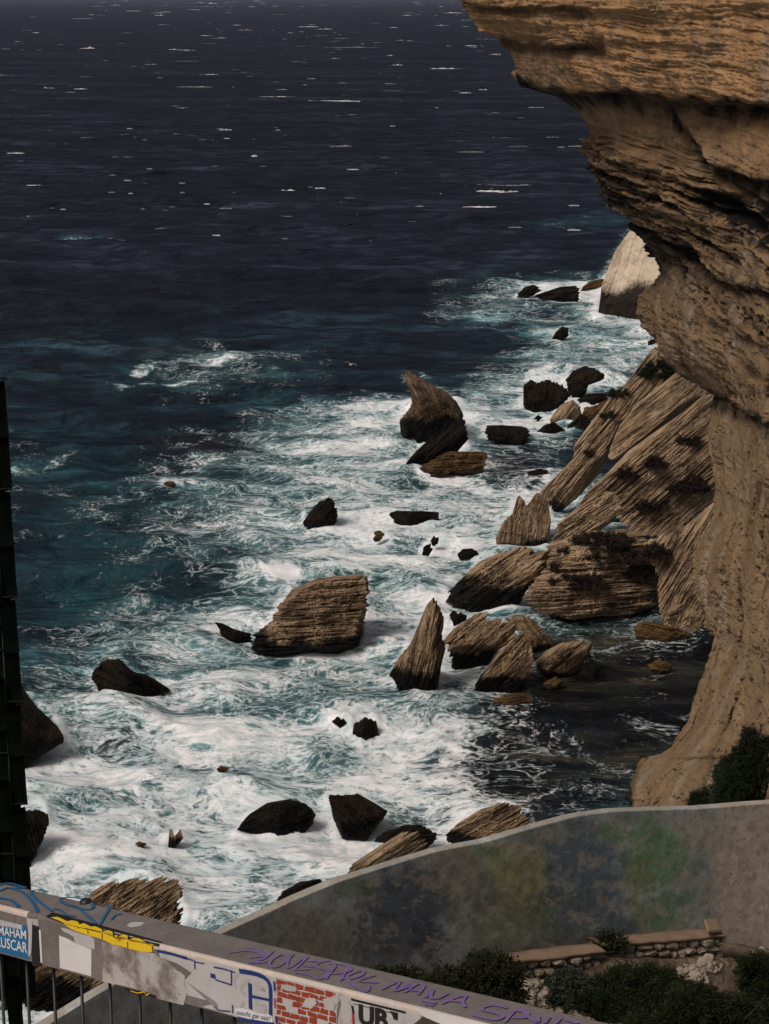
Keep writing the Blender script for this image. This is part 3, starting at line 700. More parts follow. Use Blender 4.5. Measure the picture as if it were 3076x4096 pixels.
def make_cliff():
    NR, NC, NB = 1150, 420, 26
    py = np.linspace(-380, 3690, NR)
    sx = np.interp(py, SIL[:, 1], SIL[:, 0])
    # several outline points go back on themselves in y, so smooth a little and add raggedness below
    rag = (7 * fbm(py / 26, 3.3, 1.0, 4, .65)) + 20 * np.minimum(0, fbm(py / 13, 9.3, 2.0, 3, .6)) * (sstep(480, 600, py) * (1 - sstep(1000, 1060, py)) + .35)
    s = np.concatenate([np.linspace(-1, 0, NB)[:-1], np.linspace(0, 1, NC) ** 1.15])
    PY = np.repeat(py[:, None], len(s), 1)
    xr = 3700.0
    fr = np.clip(s, 0, 1)[None, :]; bk = np.clip(-s, 0, 1)[None, :]
    PX = sx[:, None] + (xr - sx[:, None]) * fr + bk * 260 + rag[:, None] * np.exp(-np.abs(s)[None, :] * 26)
    ks = np.ones(61) / 61; sxs = np.convolve(np.pad(sx, 30, mode='edge'), ks, 'valid')
    # base distance
    tl = np.interp(py, [-400, 400, 950, 1300, 1560, 1800, 2000, 2500, 2900, 3225, 3700], [186, 184, 184, 190, 186, 172, 166, 162, 158, 152, 147])
    tr = np.interp(py, [-400, 500, 1200, 2000, 3000, 3700], [122, 124, 128, 132, 128, 122])
    u = np.clip((PX - sxs[:, None]) / (3076 - sxs[:, None]), 0, 1.3)
    t = tl[:, None] + (tr - tl)[:, None] * u ** .9
    t -= 7.0 * np.minimum(1, np.clip(s, 0, 1)[None, :] * 9) ** .5 * (1 - .3 * u)      # rounded nose
    # the pillowed block that juts out at the top right
    P = pts('A', '870,-500 870,105 920,150 970,200 985,270 965,295 1005,345 1060,378 1130,410 1250,412 1400,425 1661,440 2400,450 2400,-500')
    wx = 26 * pn(PX / 90, PY / 60, 4.2) + 12 * pn(PX / 30, PY / 22, 1.2)
    block = poly_in(PX + wx, PY + wx * .5, P).astype(float)
    k = 5
    for ax in (0, 1):
        block = sum(np.roll(block, i, ax) for i in range(-k, k + 1)) / (2 * k + 1)
    t -= 2.6 * block
    for (L, a, w) in LEDGES:
        ly = np.interp(PX + 30 * pn(PX / 120, PY / 200, a), L[:, 0], L[:, 1], left=np.nan, right=np.nan)
        d = PY - ly + 16 * pn(PX / 55, PY / 120, a + 3.3) + 7 * pn(PX / 16, PY / 50, a + 8.3)
        ends = sstep(L[0, 0], L[0, 0] + 120, PX)
        f = np.where(d > 0, np.exp(-np.clip(d, 0, None) / w) * sstep(0, 14, d), 0) - .25 * np.exp(-np.abs(np.minimum(d, 0)) / (w * .3)) * (d <= 0)
        t += np.nan_to_num(f * a * ends)
    # behind the nose
    t = t + bk ** 1.3 * 45
    V = at(PX, PY, t)
    X, Y, Z = V[..., 0], V[..., 1], V[..., 2]
    zz = Z + .05 * X + .8 * pn(X / 14, Y / 14, Z / 9) + .25 * pn(X / 3.5, Y / 3.5, Z / 3)
    # rough beds in the middle and upper parts, smooth broken faces lower down
    yb = PY - .30 * (PX - 2500)
    L4 = np.array([(2300, 850), (2558, 949), (2695, 1076), (2771, 1228), (2923, 1313), (3076, 1370), (3700, 1480)], float)
    below = sstep(-30, 40, PY + 22 * pn(PX / 60, PY / 60, 6.1) - np.interp(PX, L4[:, 0], L4[:, 1]))
    bedded = np.clip(.30 + .8 * sstep(420, 760, yb) - .25 * sstep(250, 500, yb) * (1 - sstep(500, 700, yb)), .1, 1.15) * (1 - below) + below * (.16 + .30 * sstep(2750, 3000, PX) * (1 - sstep(1650, 1900, PY)))
    bedded = bedded * (1 - .35 * block) + .12 * block
    b1 = fbm(zz / 1.5, X / 38, Y / 38, 4, .62)
    b2 = fbm(zz / .42, X / 9, Y / 9, 3, .6)
    led = np.where(b1 > .02, b1 * .5, (b1 - .02) * 1.8)
    rgh = fbm(X / 1.3, Y / 1.3, Z / .75, 4, .58)
    pil = (np.abs(fbm(X / 3.2, Y / 3.2, Z / .75, 3, .6)) * .45 + .40 * fbm(X / 6, Y / 6, Z / .42, 4, .6)) * block
    big = fbm(X / 11, Y / 11, Z / 8, 3, .5)
    holes = np.clip(-.28 - fbm(X / 1.1, Y / 1.1, Z / .8, 2), 0, 1)
    prot = bedded * (led * 2.3 + b2 * .55) + rgh * (.28 + .18 * bedded + .22 * below * sstep(1900, 2400, PY)) + big * .9 + .34 * pil - .8 * holes * (1 - block)
    wq = 1.5 * fbm(X / 5, Y / 5, Z / 5, 3)
    crk = np.maximum(0, .05 - np.abs(pn((X + wq) / 8.5, (Y + wq) / 8.5, (Z + wq) / 13.0))) / .05
    fold = fbm(X / 6.5, Y / 6.5, Z / 16, 3, .5)
    prot = prot + below * (1.1 * fold - .55 * crk * (.4 + .6 * sstep(-.1, .3, fold)))
    nrm = np.array([-.55, -.82, .0]); nrm /= np.linalg.norm(nrm)
    V = V + (prot * (.35 + .65 * np.clip(1 - bk, 0, 1)))[..., None] * nrm
    # dark crusts on the rough beds; seepage stains plus painted recess shade under the ledges
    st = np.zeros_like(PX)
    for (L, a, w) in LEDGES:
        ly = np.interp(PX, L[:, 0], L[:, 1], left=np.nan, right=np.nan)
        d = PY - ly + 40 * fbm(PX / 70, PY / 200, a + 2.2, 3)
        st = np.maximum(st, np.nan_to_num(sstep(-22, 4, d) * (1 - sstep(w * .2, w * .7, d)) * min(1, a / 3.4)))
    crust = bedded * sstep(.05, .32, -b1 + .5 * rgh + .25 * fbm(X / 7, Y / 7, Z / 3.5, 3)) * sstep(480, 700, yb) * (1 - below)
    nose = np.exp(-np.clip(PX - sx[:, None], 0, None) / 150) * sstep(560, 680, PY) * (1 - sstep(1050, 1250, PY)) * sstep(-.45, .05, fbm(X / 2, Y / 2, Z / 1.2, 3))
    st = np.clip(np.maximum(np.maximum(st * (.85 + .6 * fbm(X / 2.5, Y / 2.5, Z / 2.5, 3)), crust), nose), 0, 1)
    st = np.maximum(st, below * crk * .55 * sstep(-.2, .2, fbm(X / 3, Y / 3, Z / 3, 2)))
    warm = np.clip(sstep(500, 200, yb) + .35 * sstep(1100, 700, yb), 0, 1)
    foot = 1 - sstep(.8, 3.0, Z + 1.2 * pn(X / 2, Y / 2, Z))
    me = mesh_np('cliff', V.reshape(-1, 3), gridq(NR, len(s)), False, dict(bed=zz, wet=np.maximum(foot, 0), stain_shade=st, warm=warm, bedded=bedded))
    return me
def cliff_material():
    t = NT('cliff_limestone'); p = t.pos(); bed = t.attr('bed'); st = t.attr('stain_shade'); warm = t.attr('warm'); bd = t.attr('bedded')
    n1 = t.noise(p, .22, 6, .62); n2 = t.noise(p, 1.6, 6, .66); n3 = t.noise(p, 5.0, 4, .65)
    cb = t.n('CombineXYZ'); t.put(cb.inputs[2], t.math('MULTIPLY', bed, 1.6))
    nb = t.noise(t.vmath('ADD', t.vmath('SCALE', p, sc=.10), cb.outputs[0]), 1.0, 5, .68)
    c = t.mix(t.step(n1, .32, .68), (.16, .10, .055), (.245, .162, .093))
    o = t.mix(t.step(n1, .25, .75), (.31, .165, .075), (.42, .24, .118))
    c = t.mix(t.math('MULTIPLY', warm, t.step(t.noise(p, .4, 4), .3, .56)), c, o)
    c = t.mix(t.math('MULTIPLY', bd, t.step(nb, .36, .56, .8, 0)), c, (.07, .046, .03))
    c = t.mix(t.math('MULTIPLY', t.step(n2, .48, .74, 0, .5), t.math('MULTIPLY_ADD', warm, -.75, 1.0)), c, (.12, .077, .046))
    c = t.mix(t.step(t.noise(t.vmath('MULTIPLY', p, (1, 1, .25)), .35, 4), .56, .72, 0, .55), c, (.27, .235, .20))   # grey runs
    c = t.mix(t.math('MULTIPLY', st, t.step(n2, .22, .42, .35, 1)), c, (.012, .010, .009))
    c = t.mix(t.attr('wet'), c, (.02, .016, .012))
    h = t.math('ADD', t.math('MULTIPLY', n2, 1.6), t.math('MULTIPLY', n3, .5))
    h = t.math('ADD', h, t.math('MULTIPLY', t.math('MULTIPLY', nb, bd), 2.2))
    return t.set(col=c, rough=.92, spec=.08, normal=t.bump(h, .75, .22))
tag(link('cliff', make_cliff(), cliff_material()), kind='structure')
sea = tag(link('sea', make_sea(), sea_material()), kind='structure')
# ------------------------------------------------------------------ terrace below the rampart: ground, painted wall, dry stone walls
WALL_PX = np.array([(-700, 4640), (-200, 4340), (200, 4092), (437, 3943), (650, 3836), (895, 3728), (1200, 3587), (1364, 3519), (1560, 3458), (1753, 3400), (1934, 3366), (2160, 3299), (2300, 3262), (2442, 3242), (2600, 3236), (2781, 3231), (3076, 3208), (3500, 3180), (4000, 3160)], float)
def wall_t(px): return 23.0 + (np.asarray(px, float) - 200) / 2876.0 * 9.0
def wall_top(px): return np.interp(px, WALL_PX[:, 0], WALL_PX[:, 1])
BASE_PX = np.array([(-700, 5000), (200, 4420), (900, 4080), (1500, 3905), (2000, 3840), (2400, 3775), (2900, 3760), (3076, 3768), (3500, 3760), (4000, 3760)], float)
def base_z(px):
    return at(px, np.interp(px, BASE_PX[:, 0], BASE_PX[:, 1]), wall_t(px))[..., 2]
PAINT = [  # colour patches of the mural: centre, radii (photo pixels), colour, strength
 (1100,3800,420,170,(.10,.10,.095),.8),(1300,3760,170,130,(.20,.165,.12),.75),(1180,3640,120,40,(.20,.16,.12),.6),(1640,3620,190,190,(.032,.037,.050),.9),(1580,3780,160,120,(.05,.05,.055),.8),
 (1850,3490,110,110,(.21,.175,.125),.8),(1780,3400,110,40,(.25,.21,.15),.7),(2050,3390,120,26,(.33,.27,.19),.95),(2080,3520,150,150,(.135,.125,.045),.85),(2050,3700,260,140,(.085,.085,.05),.8),(1950,3420,70,40,(.07,.13,.05),.7),
 (2350,3440,190,150,(.045,.058,.075),.9),(2340,3640,190,150,(.05,.06,.065),.85),(2180,3330,150,40,(.09,.095,.085),.7),(2620,3420,120,170,(.065,.115,.050),.9),(2650,3680,120,150,(.055,.095,.05),.85),(2460,3330,60,50,(.08,.12,.05),.7),
 (2560,3560,60,150,(.11,.10,.035),.5),(2760,3330,90,90,(.25,.235,.19),.85),(2740,3520,60,40,(.21,.20,.17),.75),(2960,3500,130,420,(.36,.285,.225),1),(3120,3500,160,500,(.38,.30,.24),1),(3300,3500,260,600,(.36,.29,.23),1),(2850,3340,60,70,(.31,.26,.22),.8),
 (2200,3800,300,60,(.07,.055,.045),.6),(1420,3560,90,40,(.07,.10,.05),.5),(1700,3760,60,90,(.028,.03,.038),.7),(1930,3560,50,90,(.06,.065,.07),.6),(2480,3700,50,120,(.035,.045,.055),.6)]
def make_wall():
    pxs = np.concatenate([np.linspace(-700, 850, 60)[:-1], np.linspace(850, 3200, 560), np.linspace(3200, 4000, 40)[1:]])
    pyt = wall_top(pxs); k = np.ones(9) / 9
    pys = np.convolve(np.pad(pyt, 4, mode='edge'), k, 'valid')
    top = at(pxs, pys, wall_t(pxs))
    zb = np.minimum(base_z(pxs) - .5, top[:, 2] - 1.0)
    dirv = np.gradient(top, axis=0); nrm = np.stack([-dirv[:, 1], dirv[:, 0], np.zeros(len(pxs))], 1); nrm /= np.linalg.norm(nrm, axis=1)[:, None]   # away from the camera
    th = .17
    V = []; C = []
    hs_ = np.linspace(0, 1, 150) ** .9
    def row(off, dz_abs=None, frac=None, paintc=True):
        P = top + nrm * off
        if frac is not None: P[:, 2] = top[:, 2] * (1 - frac) + zb * frac
        if dz_abs is not None: P[:, 2] = top[:, 2] + dz_abs
        return P
    rows = [row(th, frac=1.0), row(th, -.06), row(th * .85, -.015), row(th * .5, 0.004), row(.05, -.002), row(.012, -.016)]
    rows += [row(0, frac=f * .995 + .005) for f in hs_]
    V = np.stack(rows)
    s = np.cumsum(np.r_[0, np.linalg.norm(np.diff(top, axis=0), axis=1)])[None, :].repeat(len(rows), 0)
    V[2:6, :, 2] += .012 * pn(s[2:6] * 1.1, 3.3)
    V += nrm[None] * (.012 * fbm(s / .8, V[..., 2] / .8, 5.0, 4))[..., None]
    flat = V.reshape(-1, 3)
    px, py, t = proj(flat)
    n = fbm(px / 150, py / 150, 1.5, 5, .6); n2 = fbm(px / 150, py / 120, 7.5, 5, .6); n3 = fbm(px / 34, py / 34, 3.5, 4, .6)
    col = np.full((len(flat), 3), .38) * (1 + .5 * n[:, None]) * np.array([.96, 1, .97])
    for (cx, cy, rx, ry, c, a) in PAINT:
        q = np.hypot((px + 70 * n - cx) / rx, (py + 70 * n2 - cy) / ry)
        m = a * (1 - sstep(.5, 1.35, q + .5 * n3 + .2 * n))
        m = m * .9; col = col * (1 - m[:, None]) + np.array(c) * (2.75 if max(c) < .18 else 1.65) * (1 + .25 * n3[:, None]) * m[:, None]
    cap = np.zeros(V.shape[:2]); cap[:6] = 1; cap = cap.ravel()
    fl = sstep(.16, .34, fbm(px / 60, py / 45, 9.5, 5, .65)) * .55                        # paint flaked to bare render
    col = col * (1 - fl[:, None]) + np.array((.46, .39, .31)) * fl[:, None]
    me = mesh_np('painted_wall', flat, gridq(len(rows), len(pxs)), True, dict(cap=cap), dict(paint=col))
    return me
t = NT('painted_render'); p = t.pos()
c = t.attr('paint', 'Color')
c = t.mix(t.step(t.noise(p, 5.5, 6, .7), .42, .66, .0, .35), c, (.06, .055, .05))
c = t.mix(t.step(t.noise(p, 22, 4, .7), .60, .70, 0, .8), c, (.02, .017, .014))
c = t.mix(t.step(t.noise(p, 9, 5, .7), .60, .72, 0, .45), c, (.30, .26, .20))
c = t.mix(t.math('MULTIPLY', t.attr('cap'), t.step(t.noise(p, 4, 5, .65), .3, .62, .1, .85)), c, (.32, .27, .22))
t.set(col=c, rough=.9, spec=.12, normal=t.bump(t.noise(p, 30, 5, .7), .5, .02))
tag(link('painted_wall', make_wall(), t.m), 'long low rendered wall with a faded green, blue and beige painted mural', 'wall')

def make_ground():
    px = np.linspace(-900, 4200, 260); tw = wall_t(px)
    wb = at(px, np.interp(px, BASE_PX[:, 0], BASE_PX[:, 1]), tw + .1)
    near = np.stack([np.linspace(-3.5, 8, len(px)), np.full(len(px), 4.6), np.full(len(px), 53.5)], 1)
    far = wb + np.array([0, 9, 0]); far[:, 2] = wb[:, 2] - 16
    far2 = wb + np.array([0, 26, 0]); far2[:, 2] = -6
    rows = [far2 * (1 - f) + far * f for f in np.linspace(0, 1, 24)[:-1]] + [far * (1 - f) + wb * f for f in np.linspace(0, 1, 20)[:-1]]
    rows += [wb * (1 - f) + near * f for f in np.linspace(0, 1, 200)]
    V = np.stack(rows); X, Y, Z = V[..., 0], V[..., 1], V[..., 2]
    pxx = px[None, :] + 0 * X; fr_ = np.linspace(0, 1, 200); drop = np.zeros(len(rows)); drop[-200:] = sstep(.045, .075, fr_) * (1 - sstep(.3, .7, fr_))
    V[..., 2] -= .55 * drop[:, None] * sstep(1850, 2100, pxx)
    V[..., 2] += .16 * fbm(X / 1.6, Y / 1.6, 2.2, 5, .55) + .05 * np.abs(fbm(X / .3, Y / .3, 6.6, 3)) - .1
    return mesh_np('ground', V.reshape(-1, 3), gridq(len(rows), len(px)), True)
t = NT('stony_ground'); p = t.pos()
e = t.voro(p, 4.2); cell = t.voro(p, 4.2, 'F1')
c = t.mix(t.step(t.noise(p, 1.2, 5), .35, .65), (.10, .07, .046), (.185, .14, .10))
c = t.mix(t.step(e, 0, .08, .45, 0), c, (.035, .026, .018))
c = t.mix(t.step(t.noise(p, 7, 5), .5, .7, 0, .6), c, (.13, .09, .06))
t.set(col=c, rough=.95, spec=.1, normal=t.bump(t.math('ADD', t.math('MULTIPLY', t.step(e, 0, .16), .2), t.math('MULTIPLY', t.noise(p, 12, 5), .9)), .8, .05))
tag(link('ground', make_ground(), t.m), kind='structure')
GROUND = bpy.data.objects['ground']

t = NT('dry_stone'); p = t.pos()
c = t.mix(t.attr('tone'), (.20, .15, .108), (.34, .275, .21))
c = t.mix(t.step(t.noise(p, 9, 5, .65), .45, .68, 0, .7), c, (.18, .13, .09))
t.set(col=c, rough=.9, spec=.15, normal=t.bump(t.noise(p, 26, 5, .65), .6, .02)); STONE = t.m
CAPM = paint('red_mortar_cap', (.235, .155, .105), .92, .1, .3, 3.0, .5)
JOINT = paint('dark_joint', (.075, .055, .04), .95, .05, .3, 8.0, .3)
def stone_blob(c, ax, ay, az, rng, n=12):
    """an irregular rounded block centred at c with half-axes ax, ay, az"""
    th = np.linspace(0, 2 * pi, n, endpoint=False); ph = np.linspace(-pi / 2, pi / 2, 7)
    T_, Ph = np.meshgrid(th, ph, indexing='xy')
    e = lambda v: np.sign(v) * np.abs(v) ** .6
    x = e(np.cos(Ph)) * e(np.cos(T_)); y = e(np.cos(Ph)) * e(np.sin(T_)); z = e(np.sin(Ph))
    sd = rng.rand() * 90
    k = 1 + .42 * pn(x * .9 + sd, y * .9, z * .9 + sd) + .28 * pn(x * 2.3 + sd, y * 2.3, z * 2.3)
    V = c + (x * k)[..., None] * ax + (y * k)[..., None] * ay + (z * k)[..., None] * az
    return V.reshape(-1, 3), gridq(7, n, True)
def stone_wall(label, a, b, H, rows, lat_end=False, seed=1):
    """a = (px, py, t) of the left end of the cap's front edge, b the right; H height in metres"""
    rng = np.random.RandomState(seed)
    A = at(*a); B = at(*b); A[2] = min(A[2], A[2]); d = B - A; L = np.linalg.norm(d); dx = d / L
    n = np.array([-dx[1], dx[0], 0]); n /= np.linalg.norm(n); up = np.array([0, 0, 1.0])
    root = empty('dry_stone_wall', (A + B) / 2 - up * H); tag(root, label, 'stone wall')
    th = .26
    V = []; Q = []; tone = []; k = 0
    z = -.045
    for r in range(rows):
        h = (H - .05) / rows * rng.uniform(.9, 1.1); s = -.05 + .1 * rng.rand()
        while s < L:
            w = rng.uniform(.10, .32)
            if s + w > L + .1: w = max(.12, L - s)
            c = A + dx * (s + w / 2) + up * (z - h / 2 + .012 * rng.normal()) + n * (.10 + .02 * rng.normal())
            v, q = stone_blob(c, dx * w * .47, n * .13, up * h * .45, rng)
            V.append(v); Q.append(q + k); k += len(v); tone.append(np.full(len(v), rng.rand())); s += w
        z -= h
    me = mesh_np('stones', np.concatenate(V), np.concatenate(Q), False, dict(tone=np.concatenate(tone)))
    link('stones', me, STONE, root)
    m = MB(); o = n * .09
    m.box8([A + o - up * H, A + o + n * th * .75 - up * H, A + o + n * th * .75 - up * .03, A + o - up * .03, B + o - up * H, B + o + n * th * .75 - up * H, B + o + n * th * .75 - up * .03, B + o - up * .03])
    m.build('core', JOINT, root)
    nn = 60; sv = np.linspace(-.03, L + .03, nn)
    rows_ = []
    for (o_, zz) in ((th + .02, -.10), (th + .02, 0), (th * .6, .012), (th * .25, .010), (-.02, 0), (-.03, -.02), (-.015, -.045)):
        P = A + sv[:, None] * dx + n * o_ + up * zz
        P += n * (.045 * pn(sv * 3.1, o_ * 3 + seed, zz * 9))[:, None] + up * (.03 * pn(sv * 2.3 + 9, o_ * 5, seed))[:, None]
        rows_.append(P)
    link('cap', mesh_np('cap', np.stack(rows_).reshape(-1, 3), gridq(7, nn), True), CAPM, root)
    return root
stone_wall('taller dry stone wall with a red mortar cap against the painted wall', (2405, 3778, 29.0), (2890, 3738, 30.4), .66, 5, seed=4)
stone_wall('lower stepped dry stone wall left of the taller one, half under shrubs', (2035, 3846, 27.6), (2410, 3800, 28.7), .60, 4, seed=9)
m = MB()
A = at(2830, 3741, 30.1); B = at(2888, 3736, 30.35)
m.box8([A + np.array(v) for v in ((0, .0, .0), (0, .42, .0), (0, .40, .08), (0, .0, .08))] + [B + np.array(v) for v in ((0, .0, .0), (0, .42, .0), (0, .40, .075), (0, .0, .075))])
bk_ = m.build('mortar_block', CAPM); tag(bk_, 'small red mortar block on the right end of the taller stone wall', 'block')
bv = bk_.modifiers.new('Bevel', 'BEVEL'); bv.width = .03; bv.segments = 3

# pale rubble on the slope
bpy.context.view_layer.update()
def hit(px, py, skip=()):
    dg = bpy.context.evaluated_depsgraph_get()
    r = ray(px, py); ok, loc, nrm, idx, ob, mt = S.ray_cast(dg, Vector(CAM), Vector(r).normalized())
    return (np.array(loc), np.array(nrm), ob) if ok else (None, None, None)
rng = np.random.RandomState(5)
V = []; Q = []; tone = []; k = 0
RUB = [(2060, 3950, 2330, 4090, 150, 40), (2030, 4010, 2420, 4130, 160, 28), (2330, 4070, 2640, 4030, 150, 26), (2630, 3985, 2780, 3905, 70, 24), (2740, 3890, 2850, 3865, 40, 22), (2560, 4020, 2700, 3960, 80, 25), (3020, 3770, 3120, 3790, 30, 14), (1900, 3850, 2060, 3900, 40, 25)]
for (x0, y0, x1, y1, n, sp_) in RUB:
    for i in range(n * 2):
        f = rng.rand(); px = x0 + (x1 - x0) * f + sp_ * rng.normal(); py = y0 + (y1 - y0) * f + sp_ * .6 * rng.normal()
        P, N, ob = hit(px, py)
        if P is None or ob.name != 'ground': continue
        s = .038 * math.exp(rng.normal() * .55)
        a = rng.uniform(0, pi)
        v, q = stone_blob(P + N * s * .25, np.array([cos(a), sin(a), .15]) * s * 1.4, np.array([-sin(a), cos(a), 0]) * s, np.array([0, -.2, 1]) * s * .75, rng, 8)
        V.append(v); Q.append(q + k); k += len(v); tone.append(np.full(len(v), rng.uniform(.3, 1.0)))
tag(link('rubble', mesh_np('rubble', np.concatenate(V), np.concatenate(Q), False, dict(tone=np.concatenate(tone))), STONE), 'pale loose rubble stones on the slope between the shrubs', 'rubble', kind='stuff')

# ------------------------------------------------------------------ shrubs
def leaf_material(name, a, b, c):
    t = NT(name); p = t.pos(); v = t.attr('tint')
    col = t.mix(t.step(v, 0, .6), a, b); col = t.mix(t.step(v, .72, 1.0), col, c)
    t.set(col=col, rough=.75, spec=.15)
    return t.m
JUN = leaf_material('juniper_leaf', (.006, .009, .004), (.013, .018, .006), (.036, .040, .011))
GREY = leaf_material('grey_leaf', (.018, .022, .015), (.038, .044, .031), (.070, .076, .056))
DRY = leaf_material('dry_leaf', (.016, .010, .009), (.028, .018, .015), (.055, .036, .026))
IVY = leaf_material('ivy_leaf', (.008, .011, .005), (.013, .019, .007), (.026, .030, .010))
MAQ = leaf_material('maquis_leaf', (.008, .010, .005), (.018, .020, .008), (.042, .038, .014))
TWIG = paint('bare_twig', (.10, .075, .06), .9, .1, .3, 20)
def shrub(label, c, rx, ry, rz, mat, n_clump=120, per=70, ln=.14, wd=.022, droop=.0, twigs=10, name='shrub', group=None, seed=0, clump=.22, spread=1.0, lay=0.0, twigmat=None, up=(0, 0, 1)):
    """a crown of many small blades gathered in sprays; c = foot of the plant"""
    rng = np.random.RandomState(seed + int(abs(c[0] * 13 + c[1] * 7)) % 900)
    root = empty(name, c); tag(root, label, 'shrub', group)
    u = rng.normal(size=(n_clump, 3)); u[:, 2] = np.abs(u[:, 2]) * .9 + .05; u /= np.linalg.norm(u, axis=1)[:, None]
    rr = rng.uniform(.45, 1.0, n_clump) ** .6 * (1 + .35 * pn(u[:, 0] * 1.7 + seed, u[:, 1] * 1.7, u[:, 2] * 1.7))
    C = np.array(c) + u * rr[:, None] * np.array([rx, ry, rz])
    out = u * np.array([1, 1, .8]) + rng.normal(size=(n_clump, 3)) * .25; out[:, 2] += .25 - droop; out += np.array([1, -.25, 0]) * lay
    out /= np.linalg.norm(out, axis=1)[:, None]
    ci = np.repeat(np.arange(n_clump), per); m = len(ci)
    f = rng.rand(m)
    base = C[ci] + out[ci] * (f * clump * 2.2 - clump)[:, None] + rng.normal(size=(m, 3)) * clump * .27
    d = out[ci] + rng.normal(size=(m, 3)) * .55 * spread; d[:, 2] -= droop * f; d /= np.linalg.norm(d, axis=1)[:, None]
    side = np.cross(d, rng.normal(size=(m, 3))); side /= np.linalg.norm(side, axis=1)[:, None]
    L = ln * rng.uniform(.5, 1.3, m); w = wd * rng.uniform(.6, 1.3, m)
    P0 = base; P1 = base + d * (L * .5)[:, None] + side * w[:, None]; P2 = base + d * L[:, None] + np.array([0, 0, -1]) * (L * .15)[:, None]; P3 = base + d * (L * .5)[:, None] - side * w[:, None]
    V = np.stack([P0, P1, P2, P3], 1).reshape(-1, 3) - np.array(c)
    tint = np.clip(np.repeat(rng.rand(n_clump) * .55, per) + rng.rand(m) * .5, 0, 1)
    me = mesh_np('foliage', V, np.arange(4 * m).reshape(-1, 4), False, dict(tint=np.repeat(tint, 4)))
    o = link('foliage', me, mat); o.parent = root
    if twigs:
        b = MB()
        for i in rng.choice(n_clump, min(twigs, n_clump), False):
            e = C[i] - np.array(c) + out[i] * clump * .8; k1 = e * .4 + rng.normal(size=3) * rx * .08; k2 = e * .75 + rng.normal(size=3) * rx * .06
            b.tube([np.array([0, 0, -.1]), k1, k2, e], [.02 * rx + .004, .012 * rx + .004, .008 * rx + .003, .003], 5)
        ob = b.build('branches', twigmat or TWIG); ob.parent = root
    return root
def foot(px, py, fallback_t=26.0):
    P, N, ob = hit(px, py)
    return P if P is not None else at(px, py, fallback_t)
TERR = 'shrubs on the slope under the painted wall'
jobs = [
 ('low dark green shrub at the left end, just above the handrail', (1600, 3975), .62, .45, .26, MAQ, 110, 70),
 ('brownish green shrub between the handrail and the lower stone wall', (1880, 3990), .62, .5, .38, MAQ, 140, 75),
 ('small dark bush hugging the wall base left of the lower stone wall', (1960, 3880), .30, .25, .16, MAQ, 60, 60),
 ('grey leaved shrub with bare twigs in front of the lower stone wall', (2255, 3985), .42, .36, .34, GREY, 130, 80),
 ('large dark juniper spreading in front of the taller stone wall', (2560, 4005), .74, .5, .42, JUN, 240, 110),
 ('dark low shrub below the large juniper', (2430, 4040), .38, .3, .2, JUN, 90, 90),
 ('feathery juniper filling the lower right corner', (2900, 4170), 1.1, .8, .50, JUN, 260, 120),
 ('dark juniper at the right edge beside the end of the stone wall', (3060, 3960), .62, .5, .52, JUN, 190, 110),
 ('thin tuft growing on the cap where the two stone walls meet', (2440, 3772), .16, .12, .13, MAQ, 30, 40),
 ('small shrub between the rubble and the right edge juniper', (2790, 4020), .26, .25, .17, JUN, 90, 80),
]
for i, (lb, (px, py), rx, ry, rz, mt, nc, per) in enumerate(jobs):
    P = foot(px, py)
    g = mt is GREY; j = mt is JUN
    shrub(lb, P - np.array([0, 0, .05]), rx * 1.12, ry, rz, mt, int(nc * 1.7), per, .06 if g else (.075 if j else .065), .011 if g else (.008 if j else .011), .25 if j else 0.0, 40 if g else 24, 'juniper' if j else 'shrub', TERR, i, .09 if g else (.13 if j else .10), .8 if j else 1.2, .35 if (j and py > 4000) else 0)
# a few dry stalks against the painted wall
b = MB()
P = foot(2585, 3735); Q1 = at(2540, 3590, 29.9)
b.tube([P, P * .5 + Q1 * .5 + np.array([.03, 0, 0]), Q1], [.008, .006, .003], 5)
tag(b.build('dry_stalk', TWIG), 'tall thin dry stalk rising against the mural above the stone wall', 'plant')

